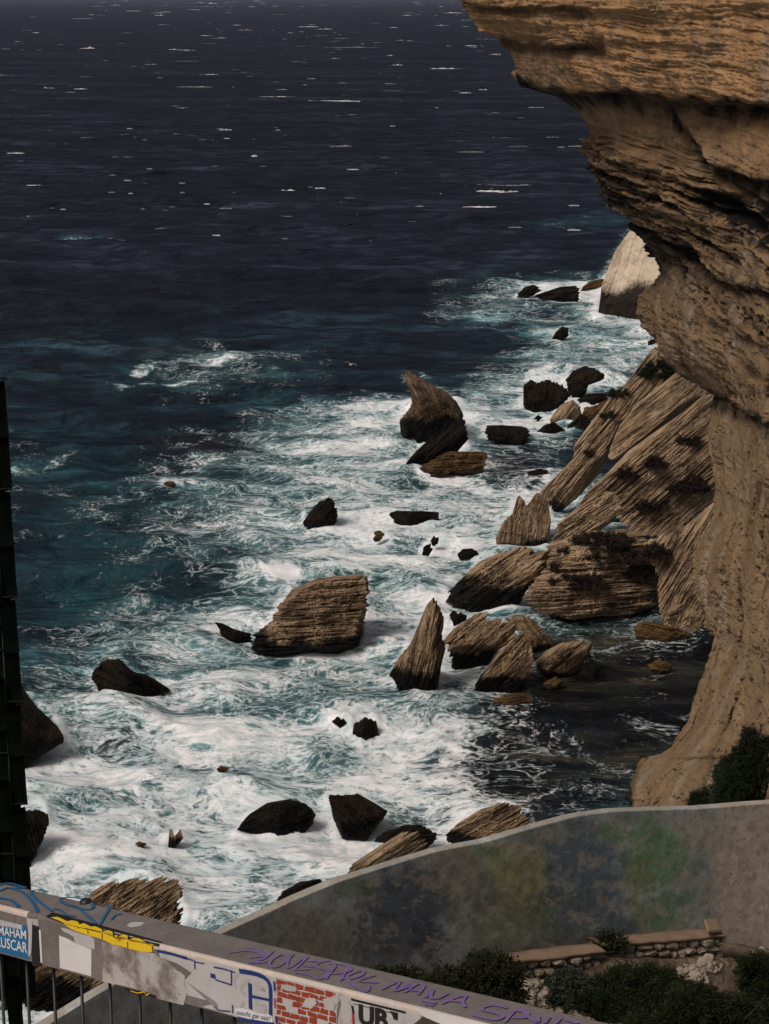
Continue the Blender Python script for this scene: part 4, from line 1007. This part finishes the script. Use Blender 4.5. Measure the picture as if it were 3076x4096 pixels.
# ------------------------------------------------------------------ plants on the slabs, the boulder and the cliff
bpy.context.view_layer.update()
SCRUB = 'scrub growing on the fallen slabs'
plants = [
 ('C', 1000, 330, 3.1, 1.5, 1.5, DRY, 'largest mass of dry dark scrub, on top of the huge rounded boulder'), ('C', 1110, 400, 1.7, 1.0, 1.5, DRY, 'dry dark scrub hanging over the right of the huge rounded boulder'),
 ('C', 900, 450, 1.6, .8, 1.1, DRY, 'dry scrub hanging down the middle of the huge rounded boulder'), ('C', 960, 265, 2.6, 1.0, 1.0, DRY, 'dry scrub along the crest of the huge rounded boulder'),
 ('C', 800, 318, .55, .4, .45, DRY, 'small dry bush at the upper left of the huge rounded boulder'), ('C', 775, 385, .7, .4, .5, DRY, 'small dry bush at the middle left of the huge rounded boulder'),
 ('C', 758, 450, .35, .3, .4, DRY, 'smallest dry bush, low on the left of the huge rounded boulder'), ('C', 838, 425, .9, .5, .5, DRY, 'flat dry bush left of the hanging scrub on the huge boulder'),
 ('B', 1325, 800, 1.15, .8, .8, DRY, 'round dark bush high on the widest fallen slab'), ('B', 1185, 890, .9, .7, 1.2, DRY, 'tall dark bush in the upper left gully of the widest fallen slab'),
 ('B', 1062, 940, .8, .6, 1.1, DRY, 'dark bush at the left rim of the widest fallen slab'), ('B', 1330, 985, 1.5, 1.0, 1.5, DRY, 'broad dark scrub low on the right of the widest fallen slab'),
 ('B', 1145, 1075, .85, .6, .9, DRY, 'dark bush low in the middle of the widest fallen slab'), ('B', 1215, 1070, .45, .4, .5, DRY, 'small dark bush beside the one low in the middle of the widest slab'), ('B', 1270, 1000, .7, .5, .6, DRY, 'small dark scrub left of the broad scrub on the widest slab'),
 ('B', 1030, 598, .95, .7, .9, IVY, 'dark green bush on the upper edge of the steep outermost slab'), ('B', 985, 695, .8, .5, .35, MAQ, 'thin green growth halfway up the steep outermost slab'), ('B', 905, 855, .4, .3, .3, MAQ, 'little green tuft low on the steep outermost slab'),
 ('B', 1195, 500, 1.9, 1.0, 2.1, IVY, 'dark scrub in the hollow at the top of the steep outermost slab'), ('C', 1005, 195, .7, .4, .6, IVY, 'dark green bush in the gap between the pale tongue and the widest slab'),
 ('C', 1185, 320, 1.2, .8, 1.3, DRY, 'dark scrub in the gap right of the huge rounded boulder'),
]
for i, (k, x, y, rx, ry, rz, mt, lb) in enumerate(plants):
    q = pts(k, '%f,%f' % (x, y))[0]
    P, N, ob = hit(q[0], q[1])
    if P is None: continue
    n_ = int(np.clip(60 * rx * rz, 14, 170))
    shrub(lb, P - FWD * .25 - np.array([0, 0, rz * .45]), rx * 1.2, ry * 1.3, rz * .8, mt, n_, 70, .26, .03, .15, 14, 'scrub', SCRUB, 40 + i, .30)
for lb, px, py, rx, ry, rz, sd in (('large dark green bush covering the foot of the cliff at the right edge', 3010, 3190, 2.3, 1.2, 4.7, 1), ('dark green bush hanging left of the large one on the cliff foot', 2925, 3180, .9, .8, 3.0, 4), ('small dark green bush on the cliff foot just above the painted wall', 2815, 3200, .85, .6, 1.0, 2)):
    P, N, ob = hit(px, py)
    # the wall hides the foot: stand the plant on the cliff face itself
    P, N, ob = hit(px, 3190)
    shrub(lb, P - FWD * .3 - np.array([0, 0, .6]), rx, ry, rz, IVY, int(150 * rx * rz ** .6), 110, .13, .035, .1, 6, 'bush', 'bushes on the cliff foot', 80 + sd, .3)
# ------------------------------------------------------------------ handrail with stickers
ZUP = np.array([0, 0, 1.0])
RH = .085
A0 = at(0, 3626, 3.32); A1 = at(1889, 4089, 1 / (.3012 + 1889 * 4.36e-5))
RD = (A1 - A0) / np.linalg.norm(A1 - A0)
RN = np.cross(ZUP, RD); RN /= np.linalg.norm(RN)           # horizontal, away from the camera
if RN[1] < 0: RN = -RN
RT = np.cross(RD, RN); RT = RT if RT[2] > 0 else -RT       # normal of the top face
def width():
    for w in np.linspace(.02, .3, 600):
        x, y, _ = proj(A0 + RN * w)
        if y <= 3527 + .2347 * x: return w
    return .1
RW = width()
def on(face, P, lift=.0008):
    """photo pixels -> points on the rail's front or top face"""
    P = np.asarray(P, float); r = ray(P[:, 0], P[:, 1])
    n = -RN if face == 'front' else RT
    n = n / np.linalg.norm(n)
    if face == 'front':
        fz = np.cross(RD, RT); n = -np.cross(RT, RD); n = n / np.linalg.norm(n); n = n if n[1] < 0 else -n
    k = ((A0 - CAM) @ n) / (r @ n)
    return CAM + r * k[:, None] + n * lift
FN = np.cross(RT, RD); FN /= np.linalg.norm(FN); FN = FN if FN[1] < 0 else -FN
DN = -RT                                                    # down the front face
rail = empty('handrail', A0 + RD * .3 - ZUP * 1.05)
tag(rail, 'grey brown steel handrail covered in stickers and graffiti, with dark balusters', 'railing')
METAL = None
t = NT('rail_paint'); p = t.pos()
c = t.mix(t.step(t.noise(p, 14, 6, .65), .3, .7), (.130, .109, .101), (.182, .158, .150))
c = t.mix(t.step(t.noise(p, 130, 4, .7), .56, .70, 0, .55), c, (.07, .055, .045))
c = t.mix(t.step(t.noise(p, 45, 6, .7), .60, .72, 0, .5), c, (.24, .21, .19))
t.set(col=c, rough=.62, spec=.3, normal=t.bump(t.math('ADD', t.noise(p, 90, 5, .65), t.noise(p, 320, 3)), .45, .0015)); METAL = t.m
def rail_beam():
    r = .005
    prof = [(0, RH)] + [(r - r * cos(a), r - r * sin(a)) for a in np.linspace(0, pi / 2, 5)] + [(RW - r + r * sin(a), r - r * cos(a)) for a in np.linspace(0, pi / 2, 4)] + [(RW, RH)]
    s0, s1, n = -3.2, 3.0, 100
    rows = []
    for s in np.linspace(s0, s1, n):
        rows.append([A0 + RD * s + RN * a + DN * b for a, b in prof])
    V = np.array(rows); k = len(prof)
    Q = gridq(n, k, True)
    return mesh_np('top_beam', V.reshape(-1, 3), Q, False)
o = link('top_beam', rail_beam(), METAL, rail)
EDGE = paint('edge_glint', (.50, .41, .36), .45, .5, .22, 40)
WHITE = paint('white_paper', (.42, .39, .39), .75, .15, .22, 14); WHITE2 = paint('bright_paper', (.60, .565, .565), .7, .2, .16, 16)
def flat(name, face, crop, s, mat, lift=.0008, label=None):
    P = on(face, crop_pts(crop, s), 0.0)
    n = FN if face == 'front' else RT
    bm = bmesh.new(); vs = [bm.verts.new(q + n * lift) for q in P]; vb = [bm.verts.new(q - n * .0003) for q in P]
    f = bm.faces.new(vs); k = len(vs)
    for i in range(k): bm.faces.new([vs[i], vb[i], vb[(i + 1) % k], vs[(i + 1) % k]])
    bmesh.ops.triangulate(bm, faces=[f]); bmesh.ops.recalc_face_normals(bm, faces=bm.faces)
    me = bpy.data.meshes.new(name); bm.to_mesh(me); bm.free()
    o = link(name, me, mat, rail)
    if label: o['label'] = label
    return o
RC = {3: (0, 3500, .36123), 4: (500, 3600, .42143), 5: (1000, 3700, .42143), 6: (1600, 3800, .48164)}
def crop_pts(k, s):
    ox, oy, sc = RC[k]
    a = np.array([[float(v) for v in w.split(',')] for w in s.split()]) if isinstance(s, str) else np.asarray(s, float)
    return a * sc + np.array([ox, oy])
def curve(P, n=8):
    P = np.asarray(P, float)
    if len(P) < 3: return np.stack([P[0] + (P[-1] - P[0]) * f for f in np.linspace(0, 1, n)])
    E = np.concatenate([[2 * P[0] - P[1]], P, [2 * P[-1] - P[-2]]]); out = []
    for i in range(1, len(E) - 2):
        for f in np.linspace(0, 1, n, endpoint=False):
            a, b, c, d = E[i-1:i+3]
            out.append(.5 * (2*b + (c-a)*f + (2*a-5*b+4*c-d)*f*f + (3*b-a-3*c+d)*f**3))
    return np.array(out + [P[-1]])
def strokes(name, face, items, mat, lift, label=None, smooth=True):
    """painted lines: items = (crop, points, width in crop pixels)"""
    V = []; Q = []; k = 0; n = FN if face == 'front' else RT
    for j, (cr, s, w) in enumerate(items):
        P = crop_pts(cr, s)
        P = on(face, curve(P) if smooth else P, lift + .00003 * j)
        w = w * RC[cr][2] * (3.7 if name == 'graffiti' else 3.0) / F
        d = np.gradient(P, axis=0); d /= np.linalg.norm(d, axis=1)[:, None] + 1e-9
        sd = np.cross(n, d) * (w / 2) * (1 + .18 * pn(np.arange(len(P)) * .31, j * 3.3, 2.2))[:, None]
        V += [P + sd, P - sd]; m = len(P); i = np.arange(m - 1)
        Q.append(np.stack([k + i, k + i + 1, k + m + i + 1, k + m + i], 1)); k += 2 * m
    me = mesh_np(name, np.concatenate(V), np.concatenate(Q), False)
    o = link(name, me, mat, rail)
    if label: o['label'] = label
    return o
def text(name, body, face, crop, bl, br, tl, mat, lift=.0016, shear=0.0, fat=0.0, parent=None):
    """raised print: bl, br = ends of the base line, tl = top of the first letter (crop pixels)"""
    cu = bpy.data.curves.new(name, 'FONT'); cu.body = body; cu.size = 1; cu.shear = shear; cu.offset = fat; cu.resolution_u = 3
    ob = bpy.data.objects.new('tmp', cu); COL.objects.link(ob)
    bpy.context.view_layer.update()
    me = bpy.data.meshes.new_from_object(ob.evaluated_get(bpy.context.evaluated_depsgraph_get()))
    bpy.data.objects.remove(ob)
    n = len(me.vertices); co = np.empty(n * 3, np.float32); me.vertices.foreach_get('co', co); co = co.reshape(-1, 3)
    x0, x1 = co[:, 0].min(), co[:, 0].max(); hcap = .69
    Pb, Pr, Pt = on(face, crop_pts(crop, [bl, br, tl]), lift)
    W_ = Pb + (co[:, :1] - x0) / (x1 - x0) * (Pr - Pb) + co[:, 1:2] / hcap * (Pt - Pb)
    me.vertices.foreach_set('co', W_.astype(np.float32).ravel()); me.update(); me.name = name
    me.materials.clear()
    return link(name, me, mat, parent or rail)
# painted corner glint and white sticker wrap, broken by the yellow sticker
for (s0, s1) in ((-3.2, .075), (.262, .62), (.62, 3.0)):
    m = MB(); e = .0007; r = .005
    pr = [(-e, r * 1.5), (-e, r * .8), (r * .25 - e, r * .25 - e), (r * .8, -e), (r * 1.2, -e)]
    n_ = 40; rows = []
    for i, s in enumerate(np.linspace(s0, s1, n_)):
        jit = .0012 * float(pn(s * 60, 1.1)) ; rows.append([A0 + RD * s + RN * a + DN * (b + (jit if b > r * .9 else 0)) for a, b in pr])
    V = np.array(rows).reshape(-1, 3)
    link('edge_glint', mesh_np('edge_glint', V, gridq(n_, 5)[:, ::-1], True), EDGE, rail)
BLUE = paint('sticker_blue', (.012, .115, .26), .5, .3, .2, 30); NAVY = paint('print_navy', (.012, .03, .15), .5, .3, .15, 60); BLACK = paint('print_black', (.012, .011, .013), .5, .3, .2, 60)
YEL = paint('sticker_yellow', (.72, .47, .012), .42, .4, .08, 25); RED = paint('print_red', (.32, .03, .035), .5, .3, .2, 60); LGREY = paint('print_grey', (.36, .34, .335), .6, .2, .12, 60)
BRICK = paint('print_brick', (.27, .045, .022), .7, .15, .40, 22); PURP = paint('purple_marker', (.17, .105, .26), .5, .3, .28, 50); TAGB = paint('blue_marker', (.015, .10, .22), .5, .3, .28, 40)
BROWN = paint('torn_brown', (.06, .045, .036), .7, .2, .3, 60)
t = NT('torn_paper'); p = t.pos()
c = t.mix(t.step(t.noise(p, 16, 6, .65), .36, .56), (.16, .13, .115), (.40, .37, .355))
c = t.mix(t.step(t.noise(p, 60, 5, .7), .56, .68, 0, .6), c, (.12, .095, .08))
t.set(col=c, rough=.8, spec=.15); TORN = t.m
f = flat
f('sticker', 'front', 3, '-240,430 0,490 250,552 300,565 322,932 0,850 -240,790', BLUE, .0008, 'blue sticker with white lettering')
f('sticker', 'front', 3, '-240,435 0,492 250,553 250,602 110,570 0,560 -240,500', WHITE, .0012, 'torn white strip on the blue sticker')
text('lettering', 'MAHAM', 'front', 3, (-6, 655), (300, 708), (-10, 560), WHITE2, fat=.012)
text('lettering', 'LUSCAR', 'front', 3, (-22, 782), (312, 862), (-26, 672), WHITE2, fat=.012)
f('sticker', 'front', 3, '300,478 362,488 356,760 350,860 330,905 318,890 322,640', WHITE, .0012, 'curled white sticker edge')
f('sticker', 'front', 3, '366,548 432,572 446,800 470,1012 360,1002 356,860', BLACK, .0008, 'narrow black sticker')
f('sticker', 'front', 3, '362,488 430,492 432,570 366,545', LGREY, .0010)
f('sticker', 'front', 3, '436,608 456,612 476,972 456,968', WHITE2, .0012, 'thin white strip')
f('sticker', 'front', 3, '678,584 726,592 860,640 1000,676 1050,712 1052,822 940,790 838,748 820,684 770,652 706,624', WHITE, .0008, 'torn white paper scrap')
f('sticker', 'front', 3, '660,670 760,712 842,756 1018,826 1016,1120 840,1072 668,1026', WHITE2, .0011, 'square white sticker')
f('sticker', 'front', 3, '1132,745 1250,768 1430,806 1661,858 1720,870 1760,905 1870,960 1880,1010 1990,1070 2050,1120 2040,1210 2080,1290 2034,1440 1760,1372 1661,1300 1380,1226 1142,1182', TORN, .0008, 'large grey worn paper with brown stains')
f('sticker', 'front', 4, '316,470 480,505 650,560 880,596 1090,650 1300,700 1440,738 1446,1180 1250,1150 1080,1112 900,1055 738,1012 880,976 740,940 600,902 570,760 640,690 500,600 340,545', WHITE, .0011, 'large white sticker with a navy frame')
strokes('print', 'front', [(4, '312,478 450,508 600,552', 30), (4, '600,552 655,570', 14), (4, '668,568 672,652', 15), (4, '660,582 760,600', 12), (4, '820,712 866,722', 46), (4, '866,752 1020,802', 15), (4, '1018,664 1018,806', 15), (4, '850,632 950,652 1052,684', 14),
  (4, '1092,668 1220,690 1320,726 1378,790 1390,900 1390,1090', 44), (4, '1194,786 1200,1032', 46), (4, '1205,908 1375,944', 26), (4, '1028,990 1030,1070', 14), (4, '850,1005 900,1040 1010,1052', 12), (4, '1082,1122 1250,1150 1430,1178', 34)], NAVY, .0018)
strokes('print', 'front', [(4, '1080,700 1040,760 1060,830', 34), (4, '1190,760 1120,800 1110,860 1150,890', 34), (4, '1230,790 1330,850 1250,840', 28), (4, '1130,960 1120,1020 1180,1060', 28), (4, '1240,985 1330,1000 1330,1060 1260,1075', 28)], LGREY, .0015)
strokes('print', 'front', [(4, '1424,768 1428,860', 26), (4, '1440,1100 1446,1170', 30)], NAVY, .0016, smooth=False)
strokes('print', 'front', [(4, '1428,930 1432,1024', 22)], RED, .0016, smooth=False)
f('sticker', 'front', 4, '1052,1028 1120,1022 1230,1062 1402,1092 1412,1150 1390,1168 1200,1130 1060,1088', WHITE2, .0020, 'white strip under the script')
text('lettering', 'suscht gar n\u00fct!', 'front', 4, (1066, 1078), (1392, 1146), (1066, 1030), NAVY, .0026, shear=.35)
f('sticker', 'front', 5, '255,498 400,532 540,562 720,604 852,642 862,700 826,800 830,900 812,1000 800,1100 255,980', WHITE, .0008, 'red brick patterned sticker')
def bricks():
    rng = np.random.RandomState(3); V = []; Q = []; k = 0
    x, y = np.array([1., .245]), np.array([.0, 1.])
    for r in range(9):
        c = 262 - (r % 2) * 52
        while c < 820:
            w = rng.uniform(78, 108); a = max(c, 262); b = min(c + w - 9, 818)
            if b - a > 14 and rng.rand() > .18:
                y0 = 508 + r * 58; j = rng.uniform(-8, 8, 8)
                P = np.array([(a + j[0], y0 + (a - 255) * .245 + j[1]), (b + j[2], y0 + (b - 255) * .245 + j[3]), (b + j[4], y0 + 49 + (b - 255) * .245 + j[5]), (a + j[6], y0 + 49 + (a - 255) * .245 + j[7])])
                V.append(on('front', crop_pts(5, P), .0013)); Q.append([k, k + 1, k + 2, k + 3]); k += 4
            c += w
    return mesh_np('print', np.concatenate(V), np.array(Q), False)
link('print', bricks(), BRICK, rail)
f('sticker', 'front', 5, '300,560 380,566 450,590 440,630 360,622 310,600', LGREY, .0017); f('sticker', 'front', 5, '540,690 620,690 640,740 590,790 500,770 520,730', WHITE, .0017); f('sticker', 'front', 5, '700,700 850,660 850,720 800,810 720,800', TORN, .0018)
f('sticker', 'front', 5, '856,640 962,690 985,800 1000,1000 1000,1100 820,1060 840,900 870,760', TORN, .0010, 'grey torn paper')
f('sticker', 'front', 5, '962,690 1200,745 1480,815 1640,855 1600,940 1560,1000 1540,1200 1000,1100', WHITE, .0012, 'white sticker with heavy black letters')
strokes('print', 'front', [(5, '968,700 1200,756 1486,826', 22), (5, '985,742 1180,790 1380,836', 6), (5, '978,760 990,830', 26)], BLACK, .0020, smooth=False)
strokes('print', 'front', [(5, '985,830 992,950', 30)], RED, .0020, smooth=False)
text('lettering', 'UB', 'front', 5, (1040, 925), (1318, 985), (1040, 752), BLACK, .0022, fat=.045)
f('print', 'front', 5, '1334,812 1412,832 1408,900 1372,890 1360,850', BLACK, .0022)
f('sticker', 'front', 6, '130,480 420,545 720,615 720,660 420,640 200,545', WHITE2, .0024, 'bright white strip along the edge')
f('sticker', 'front', 6, '200,545 300,570 430,616 520,700 80,640 150,590', BROWN, .0022)
# the yellow sticker folded over the corner
f('sticker', 'top', 3, '508,462 582,416 1000,528 1661,706 1800,746 1752,788 1661,764 1000,604 640,512', BLACK, .0006, 'black back of the yellow sticker')
TOPY = '560,472 640,468 700,492 745,514 800,506 868,522 884,548 930,538 992,566 1010,576 1060,574 1130,604 1142,632 1190,616 1250,632 1264,690 1300,694 1360,660 1416,676 1428,720 1480,700 1560,712 1630,760 1661,768'
f('sticker', 'top', 3, TOPY + ' 1700,776 1661,764 1400,703 1000,603 720,536', YEL, .0009)
f('sticker', 'front', 3, '720,540 1000,608 1400,708 1661,770 1700,780 1712,846 1661,852 1560,842 1430,808 1340,778 1250,764 1140,708 990,664 860,622 790,590', YEL, .0016, 'yellow sticker with bubbly outlines')
strokes('print', 'top', [(3, TOPY, 15)], BLACK, .0013)
strokes('print', 'front', [(3, s, 15) for s in ('878,590 872,575', '985,645 982,605', '1140,700 1142,645', '1424,800 1424,735', '1702,846 1696,780')], BLACK, .0020)
f('sticker', 'front', 4, '0,832 140,868 300,905 306,928 200,910 100,890 0,850', BLACK, .0012); strokes('print', 'front', [(4, '60,858 130,878 190,870 210,900 240,880', 9)], YEL, .0018)
f('sticker', 'top', 3, '1405,562 1450,530 1520,524 1602,530 1560,562 1450,582', WHITE, .0007, 'small white scrap on top of the rail')
strokes('graffiti', 'top', [(3, s, w) for s, w in (('-60,250 0,262 130,290 210,360', 40), ('-60,190 0,182 100,150 250,200 350,290 400,370 420,420', 34), ('-40,130 20,108 100,100 250,140 270,150 100,152', 34), ('540,200 440,176 350,186 360,230 430,300 520,370 580,410', 30),
  ('590,384 660,394 740,450 840,466', 24), ('790,350 960,390 1030,370 1010,320 930,280 800,260 680,266 670,290 730,330 850,370 960,450 1070,550', 28), ('1120,345 1210,350 1200,400 1150,480 1112,560', 28), ('1350,440 1290,450 1250,480 1240,506', 22))], TAGB, .0016, 'blue looping graffiti tag')
strokes('graffiti', 'top', [(k, s, 23) for k, s in ((4, '985,510 1130,490 1260,500 1320,540'), (4, '1210,458 1340,535'), (4, '1410,488 1310,560 1180,602 1330,600'), (4, '1320,542 1180,556'),
  (5, '215,258 130,330 20,360 160,356'), (5, '300,285 220,330 185,385 240,410 320,370 352,310 300,285'), (5, '412,280 370,330 352,410 400,398 480,340 540,308'), (5, '545,310 480,380 420,430'), (5, '545,350 680,352'), (5, '500,395 600,405'), (5, '420,432 570,430'),
  (5, '765,345 680,360 622,390 660,420 735,440 720,485 660,522 560,482 430,460'), (5, '742,368 805,392 780,440 740,490 722,522'), (5, '742,368 900,390 960,432 880,462 760,472'), (5, '940,410 890,480 858,540'), (5, '930,490 1060,440 1072,480 960,522 880,515'), (5, '1190,485 1030,540 1220,556'), (5, '900,508 1000,590 1105,642 1132,590'),
  (5, '1245,625 1330,580 1425,548 1372,620 1400,632 1500,598 1560,568'), (6, '-30,350 40,310 90,286'), (6, '36,362 150,290 195,312 150,382'), (6, '88,345 182,350'), (6, '208,402 268,342 258,400 320,410 395,370'), (6, '345,457 450,410 548,388 520,440 542,486'), (6, '395,428 535,442'), (6, '178,430 302,452'), (6, '200,456 282,472'),
  (6, '892,490 780,468 688,490 700,512 820,540 852,570 780,590 605,550'), (6, '955,508 868,612'), (6, '950,510 1052,530 1040,572 930,572'), (6, '1010,498 1062,560 1140,612 1152,560'), (6, '1242,568 1200,622'), (6, '1340,575 1285,625 1250,650'), (6, '1370,590 1480,620'))], PURP, .0014, 'purple marker writing along the top of the rail')
# balusters
DARKM = paint('dark_steel', (.016, .015, .016), .5, .4, .3, 30)
q = A0 + RN * RW * .5
def s_at(x): return min(np.linspace(-.9, 2.2, 6000), key=lambda s_: abs(proj(q + RD * s_ + DN * RH)[0] - x))
bs0 = s_at(212); bds = (s_at(937) - bs0) / 6
for i in range(-60, 80):
    best = bs0 + i * bds
    if best > 2.95 or best < -2.2: continue
    b0 = q + RD * best + DN * (RH - .004)
    r = .0029
    m = MB()
    m.tube([b0, b0 - ZUP * .96], r, 8)
    m.build('baluster', DARKM, rail, smooth=True)
m = MB(); b0 = A0 + RN * RW * .5 + ZUP * 0
m.box8([b0 + RD * -3.2 + RN * a + ZUP * b - ZUP * .98 for a, b in ((-.02, -.02), (.02, -.02), (.02, .02), (-.02, .02))] + [b0 + RD * 3.0 + RN * a + ZUP * b - ZUP * .98 for a, b in ((-.02, -.02), (.02, -.02), (.02, .02), (-.02, .02))])
m.build('bottom_rail', DARKM, rail)
m = MB(); q = A0 + RD * ((at(112, 3548, 3.2) - A0) @ RD) + RN * (RW - .004)
m.tube([q - RT * .012, q + RT * .004, q + RT * .007], [.010, .010, .006], 12); m.build('bolt', DARKM, rail, smooth=True)

# ------------------------------------------------------------------ terrace deck and rampart under the rail
zd = A0[2] - 1.06
m = MB()
E0 = A0 + RD * -3.6 + RN * .16; E1 = A0 + RD * 3.6 + RN * .16
for P in (E0, E1): P[2] = 0
zs = [A0[2] - 1.06 + RD[2] * s for s in (-3.6, 3.6)]
Bk = -RN * 7
Q = [E0, E1, E1 + Bk, E0 + Bk]; zt = [zs[0], zs[1], zs[1], zs[0]]
V = [(q[0], q[1], 44.0) for q in Q] + [(q[0], q[1], z) for q, z in zip(Q, zt)]
m.add(V, [[3, 2, 1, 0], [4, 5, 6, 7], [0, 1, 5, 4], [1, 2, 6, 5], [2, 3, 7, 6], [3, 0, 4, 7]])
PAVE = paint('pale_concrete', (.30, .26, .22), .9, .15, .2, 6, .4)
tag(m.build('terrace', PAVE), kind='structure')
m = MB(); m.box((-2.2, 3.05, 44.0), (-.80, 4.6, zs[0])); tag(m.build('ledge', PAVE), kind='structure')

# ------------------------------------------------------------------ woven dark green screen at the left edge
SCRN = leaf_material('screen_plastic', (.0022, .0034, .0026), (.0022, .0034, .0026), (.003, .0045, .0034)); SCRN.node_tree.nodes['Principled BSDF'].inputs['Roughness'].default_value = .9; SCRN.node_tree.nodes['Principled BSDF'].inputs['Specular IOR Level'].default_value = .03
WIRE = paint('screen_wire', (.02, .022, .02), .7, .2, .2, 60)
scr = empty('fence_screen', at(-120, 3900, 4.2) - np.array([0, 0, .9])); tag(scr, 'dark green plastic strips woven into a wire fence panel at the left edge', 'fence')
TS = 4.2; mp = TS / F
ZT = at(10, 1521, TS)
pitch = 232 * mp * .985
for col in range(14):
    xe = at(22, 1521, TS)[0] - col * .0355 + (.004 if col else 0)       # right edge of this column of strips
    zoff = 0 if col % 2 == 0 else -pitch * .5
    m = MB()
    for k in range(-0, 12):
        if col % 2 == 1 and k == -0: pass
        z1 = ZT[2] + zoff - k * pitch; z0 = z1 - pitch * .975
        wd = .0335 + .0006 * ((k * 7 + col * 3) % 4); yb = ZT[1] + (.006 if (k + col) % 2 else -.006)
        lean = .0012 * k
        n_ = 7; P = []
        for zz, w2, sh, bulge in ((z0, wd, .0025, .002), (z0 + pitch * .3, wd, .001, .004), (z1 - pitch * .2, wd, 0, .004), (z1 - .002, wd * .98, -.0005, .002)):
            P.append([(xe + sh - w2 * (1 - u), yb - bulge * sin(pi * u) - (.004 if zz > z1 - .01 else 0), zz + (.007 * (u - .5) if zz > z1 - .01 else (.004 * sin(pi * u) * -1 if zz == z0 else 0))) for u in np.linspace(0, 1, n_)])
        V = [p_ for r_ in P for p_ in r_]; Fq = [list(map(int, q_)) for q_ in gridq(4, n_)]
        nb_ = len(V); V += [(x_, y_ + .0016, z_) for x_, y_, z_ in V]
        Fb = [[a_ + nb_ for a_ in q_[::-1]] for q_ in Fq]
        rim = list(range(0, n_)) + [n_ * j + n_ - 1 for j in range(1, 4)] + [n_ * 3 + j for j in range(n_ - 2, -1, -1)] + [n_ * j for j in (2, 1)]
        Fr = [[rim[i_], rim[(i_ + 1) % len(rim)], rim[(i_ + 1) % len(rim)] + nb_, rim[i_] + nb_] for i_ in range(len(rim))]
        m.add(V, Fq + Fb + Fr)
    m.build('strip', SCRN, scr, smooth=True)
m = MB()
for k in range(13):
    z = ZT[2] + .004 - k * pitch
    m.tube([(ZT[0] - .5, ZT[1] + .001, z), (at(22, 1521, TS)[0] + .0028, ZT[1] + .001, z)], .0026, 6)
for j in range(14):
    x = at(22, 1521, TS)[0] - .0335 - j * .0355
    m.tube([(x, ZT[1] + .004, ZT[2] + .03), (x, ZT[1] + .004, ZT[2] - 12.2 * pitch)], .0026, 6)
m.build('wire_mesh', WIRE, scr, smooth=True)
m = MB()
for col in range(14):
    x1 = at(22, 1521, TS)[0] - .014 - col * .0355; m.box((x1 - .0356, ZT[1] + .012, ZT[2] - 12 * pitch), (x1, ZT[1] + .0135, ZT[2] - .05 * pitch - .02 * (col % 2)))
m.build('back_strips', SCRN, scr)
m = MB(); m.box((ZT[0] - .56, ZT[1] - .02, zs[0] - .05), (ZT[0] - .50, ZT[1] + .04, ZT[2] + .08)); m.build('post', DARKM, scr)

# ------------------------------------------------------------------ a gull over the water
gl = empty('seagull', at(1404, 1458, 190)); tag(gl, 'small white gull gliding over the dark water beyond the foam', 'bird')
GW = paint('gull_white', (.75, .70, .68), .8, .1, .1, 5); GG = paint('gull_grey', (.30, .28, .28), .8, .1, .1, 5)
def spindle(rad, length, n=9, s=8):
    u = np.linspace(0, 1, n); r = rad * np.sin(pi * u ** .75) ** .8 + .004; th = np.linspace(0, 2 * pi, s, endpoint=False)
    return np.stack([np.repeat((u - .5) * length, s), (r[:, None] * np.cos(th)).ravel(), (r[:, None] * np.sin(th) * .9).ravel()], 1), gridq(n, s, True)
v, q = spindle(.075, .50); o = link('body', mesh_np('body', v, q), GW); o.parent = gl
for sgn in (-1, 1):
    rows = []
    for f_, ch, z, sw in ((0, .16, .02, 0), (.45, .15, .14, .06), (.8, .09, .10, -.02), (1.0, .02, .06, -.10)):
        rows.append([(sw + ch * .5, sgn * f_ * .62, z), (sw, sgn * f_ * .62, z + .02), (sw - ch * .5, sgn * f_ * .62, z), (sw, sgn * f_ * .62, z - .008)])
    o = link('wing', mesh_np('wing', np.array(rows).reshape(-1, 3), gridq(4, 4, True)), GG); o.parent = gl
v, q = spindle(.045, .12); o = link('head', mesh_np('head', v + np.array([.27, 0, .03]), q), GW); o.parent = gl
m = MB(); m.prism([(-.24, -.03, 0), (-.24, .03, 0), (-.38, .06, 0), (-.38, -.06, 0)], (0, 0, 1), .012); o = m.build('tail', GW); o.parent = gl
gl.rotation_euler = (radians(12), 0, radians(70))

# ------------------------------------------------------------------ sea air: far water fades
hz = bpy.data.materials.new('sea_air'); hz.use_nodes = True
ht = hz.node_tree; ht.nodes.clear()
ho = ht.nodes.new('ShaderNodeOutputMaterial'); hv = ht.nodes.new('ShaderNodeVolumePrincipled')
hv.inputs['Color'].default_value = (.62, .68, .95, 1); hv.inputs['Density'].default_value = HAZE
ht.links.new(hv.outputs[0], ho.inputs['Volume'])
m = MB(); m.box((-42000, -300, -8), (42000, 32000, 95)); tag(m.build('haze', hz), kind='stuff')
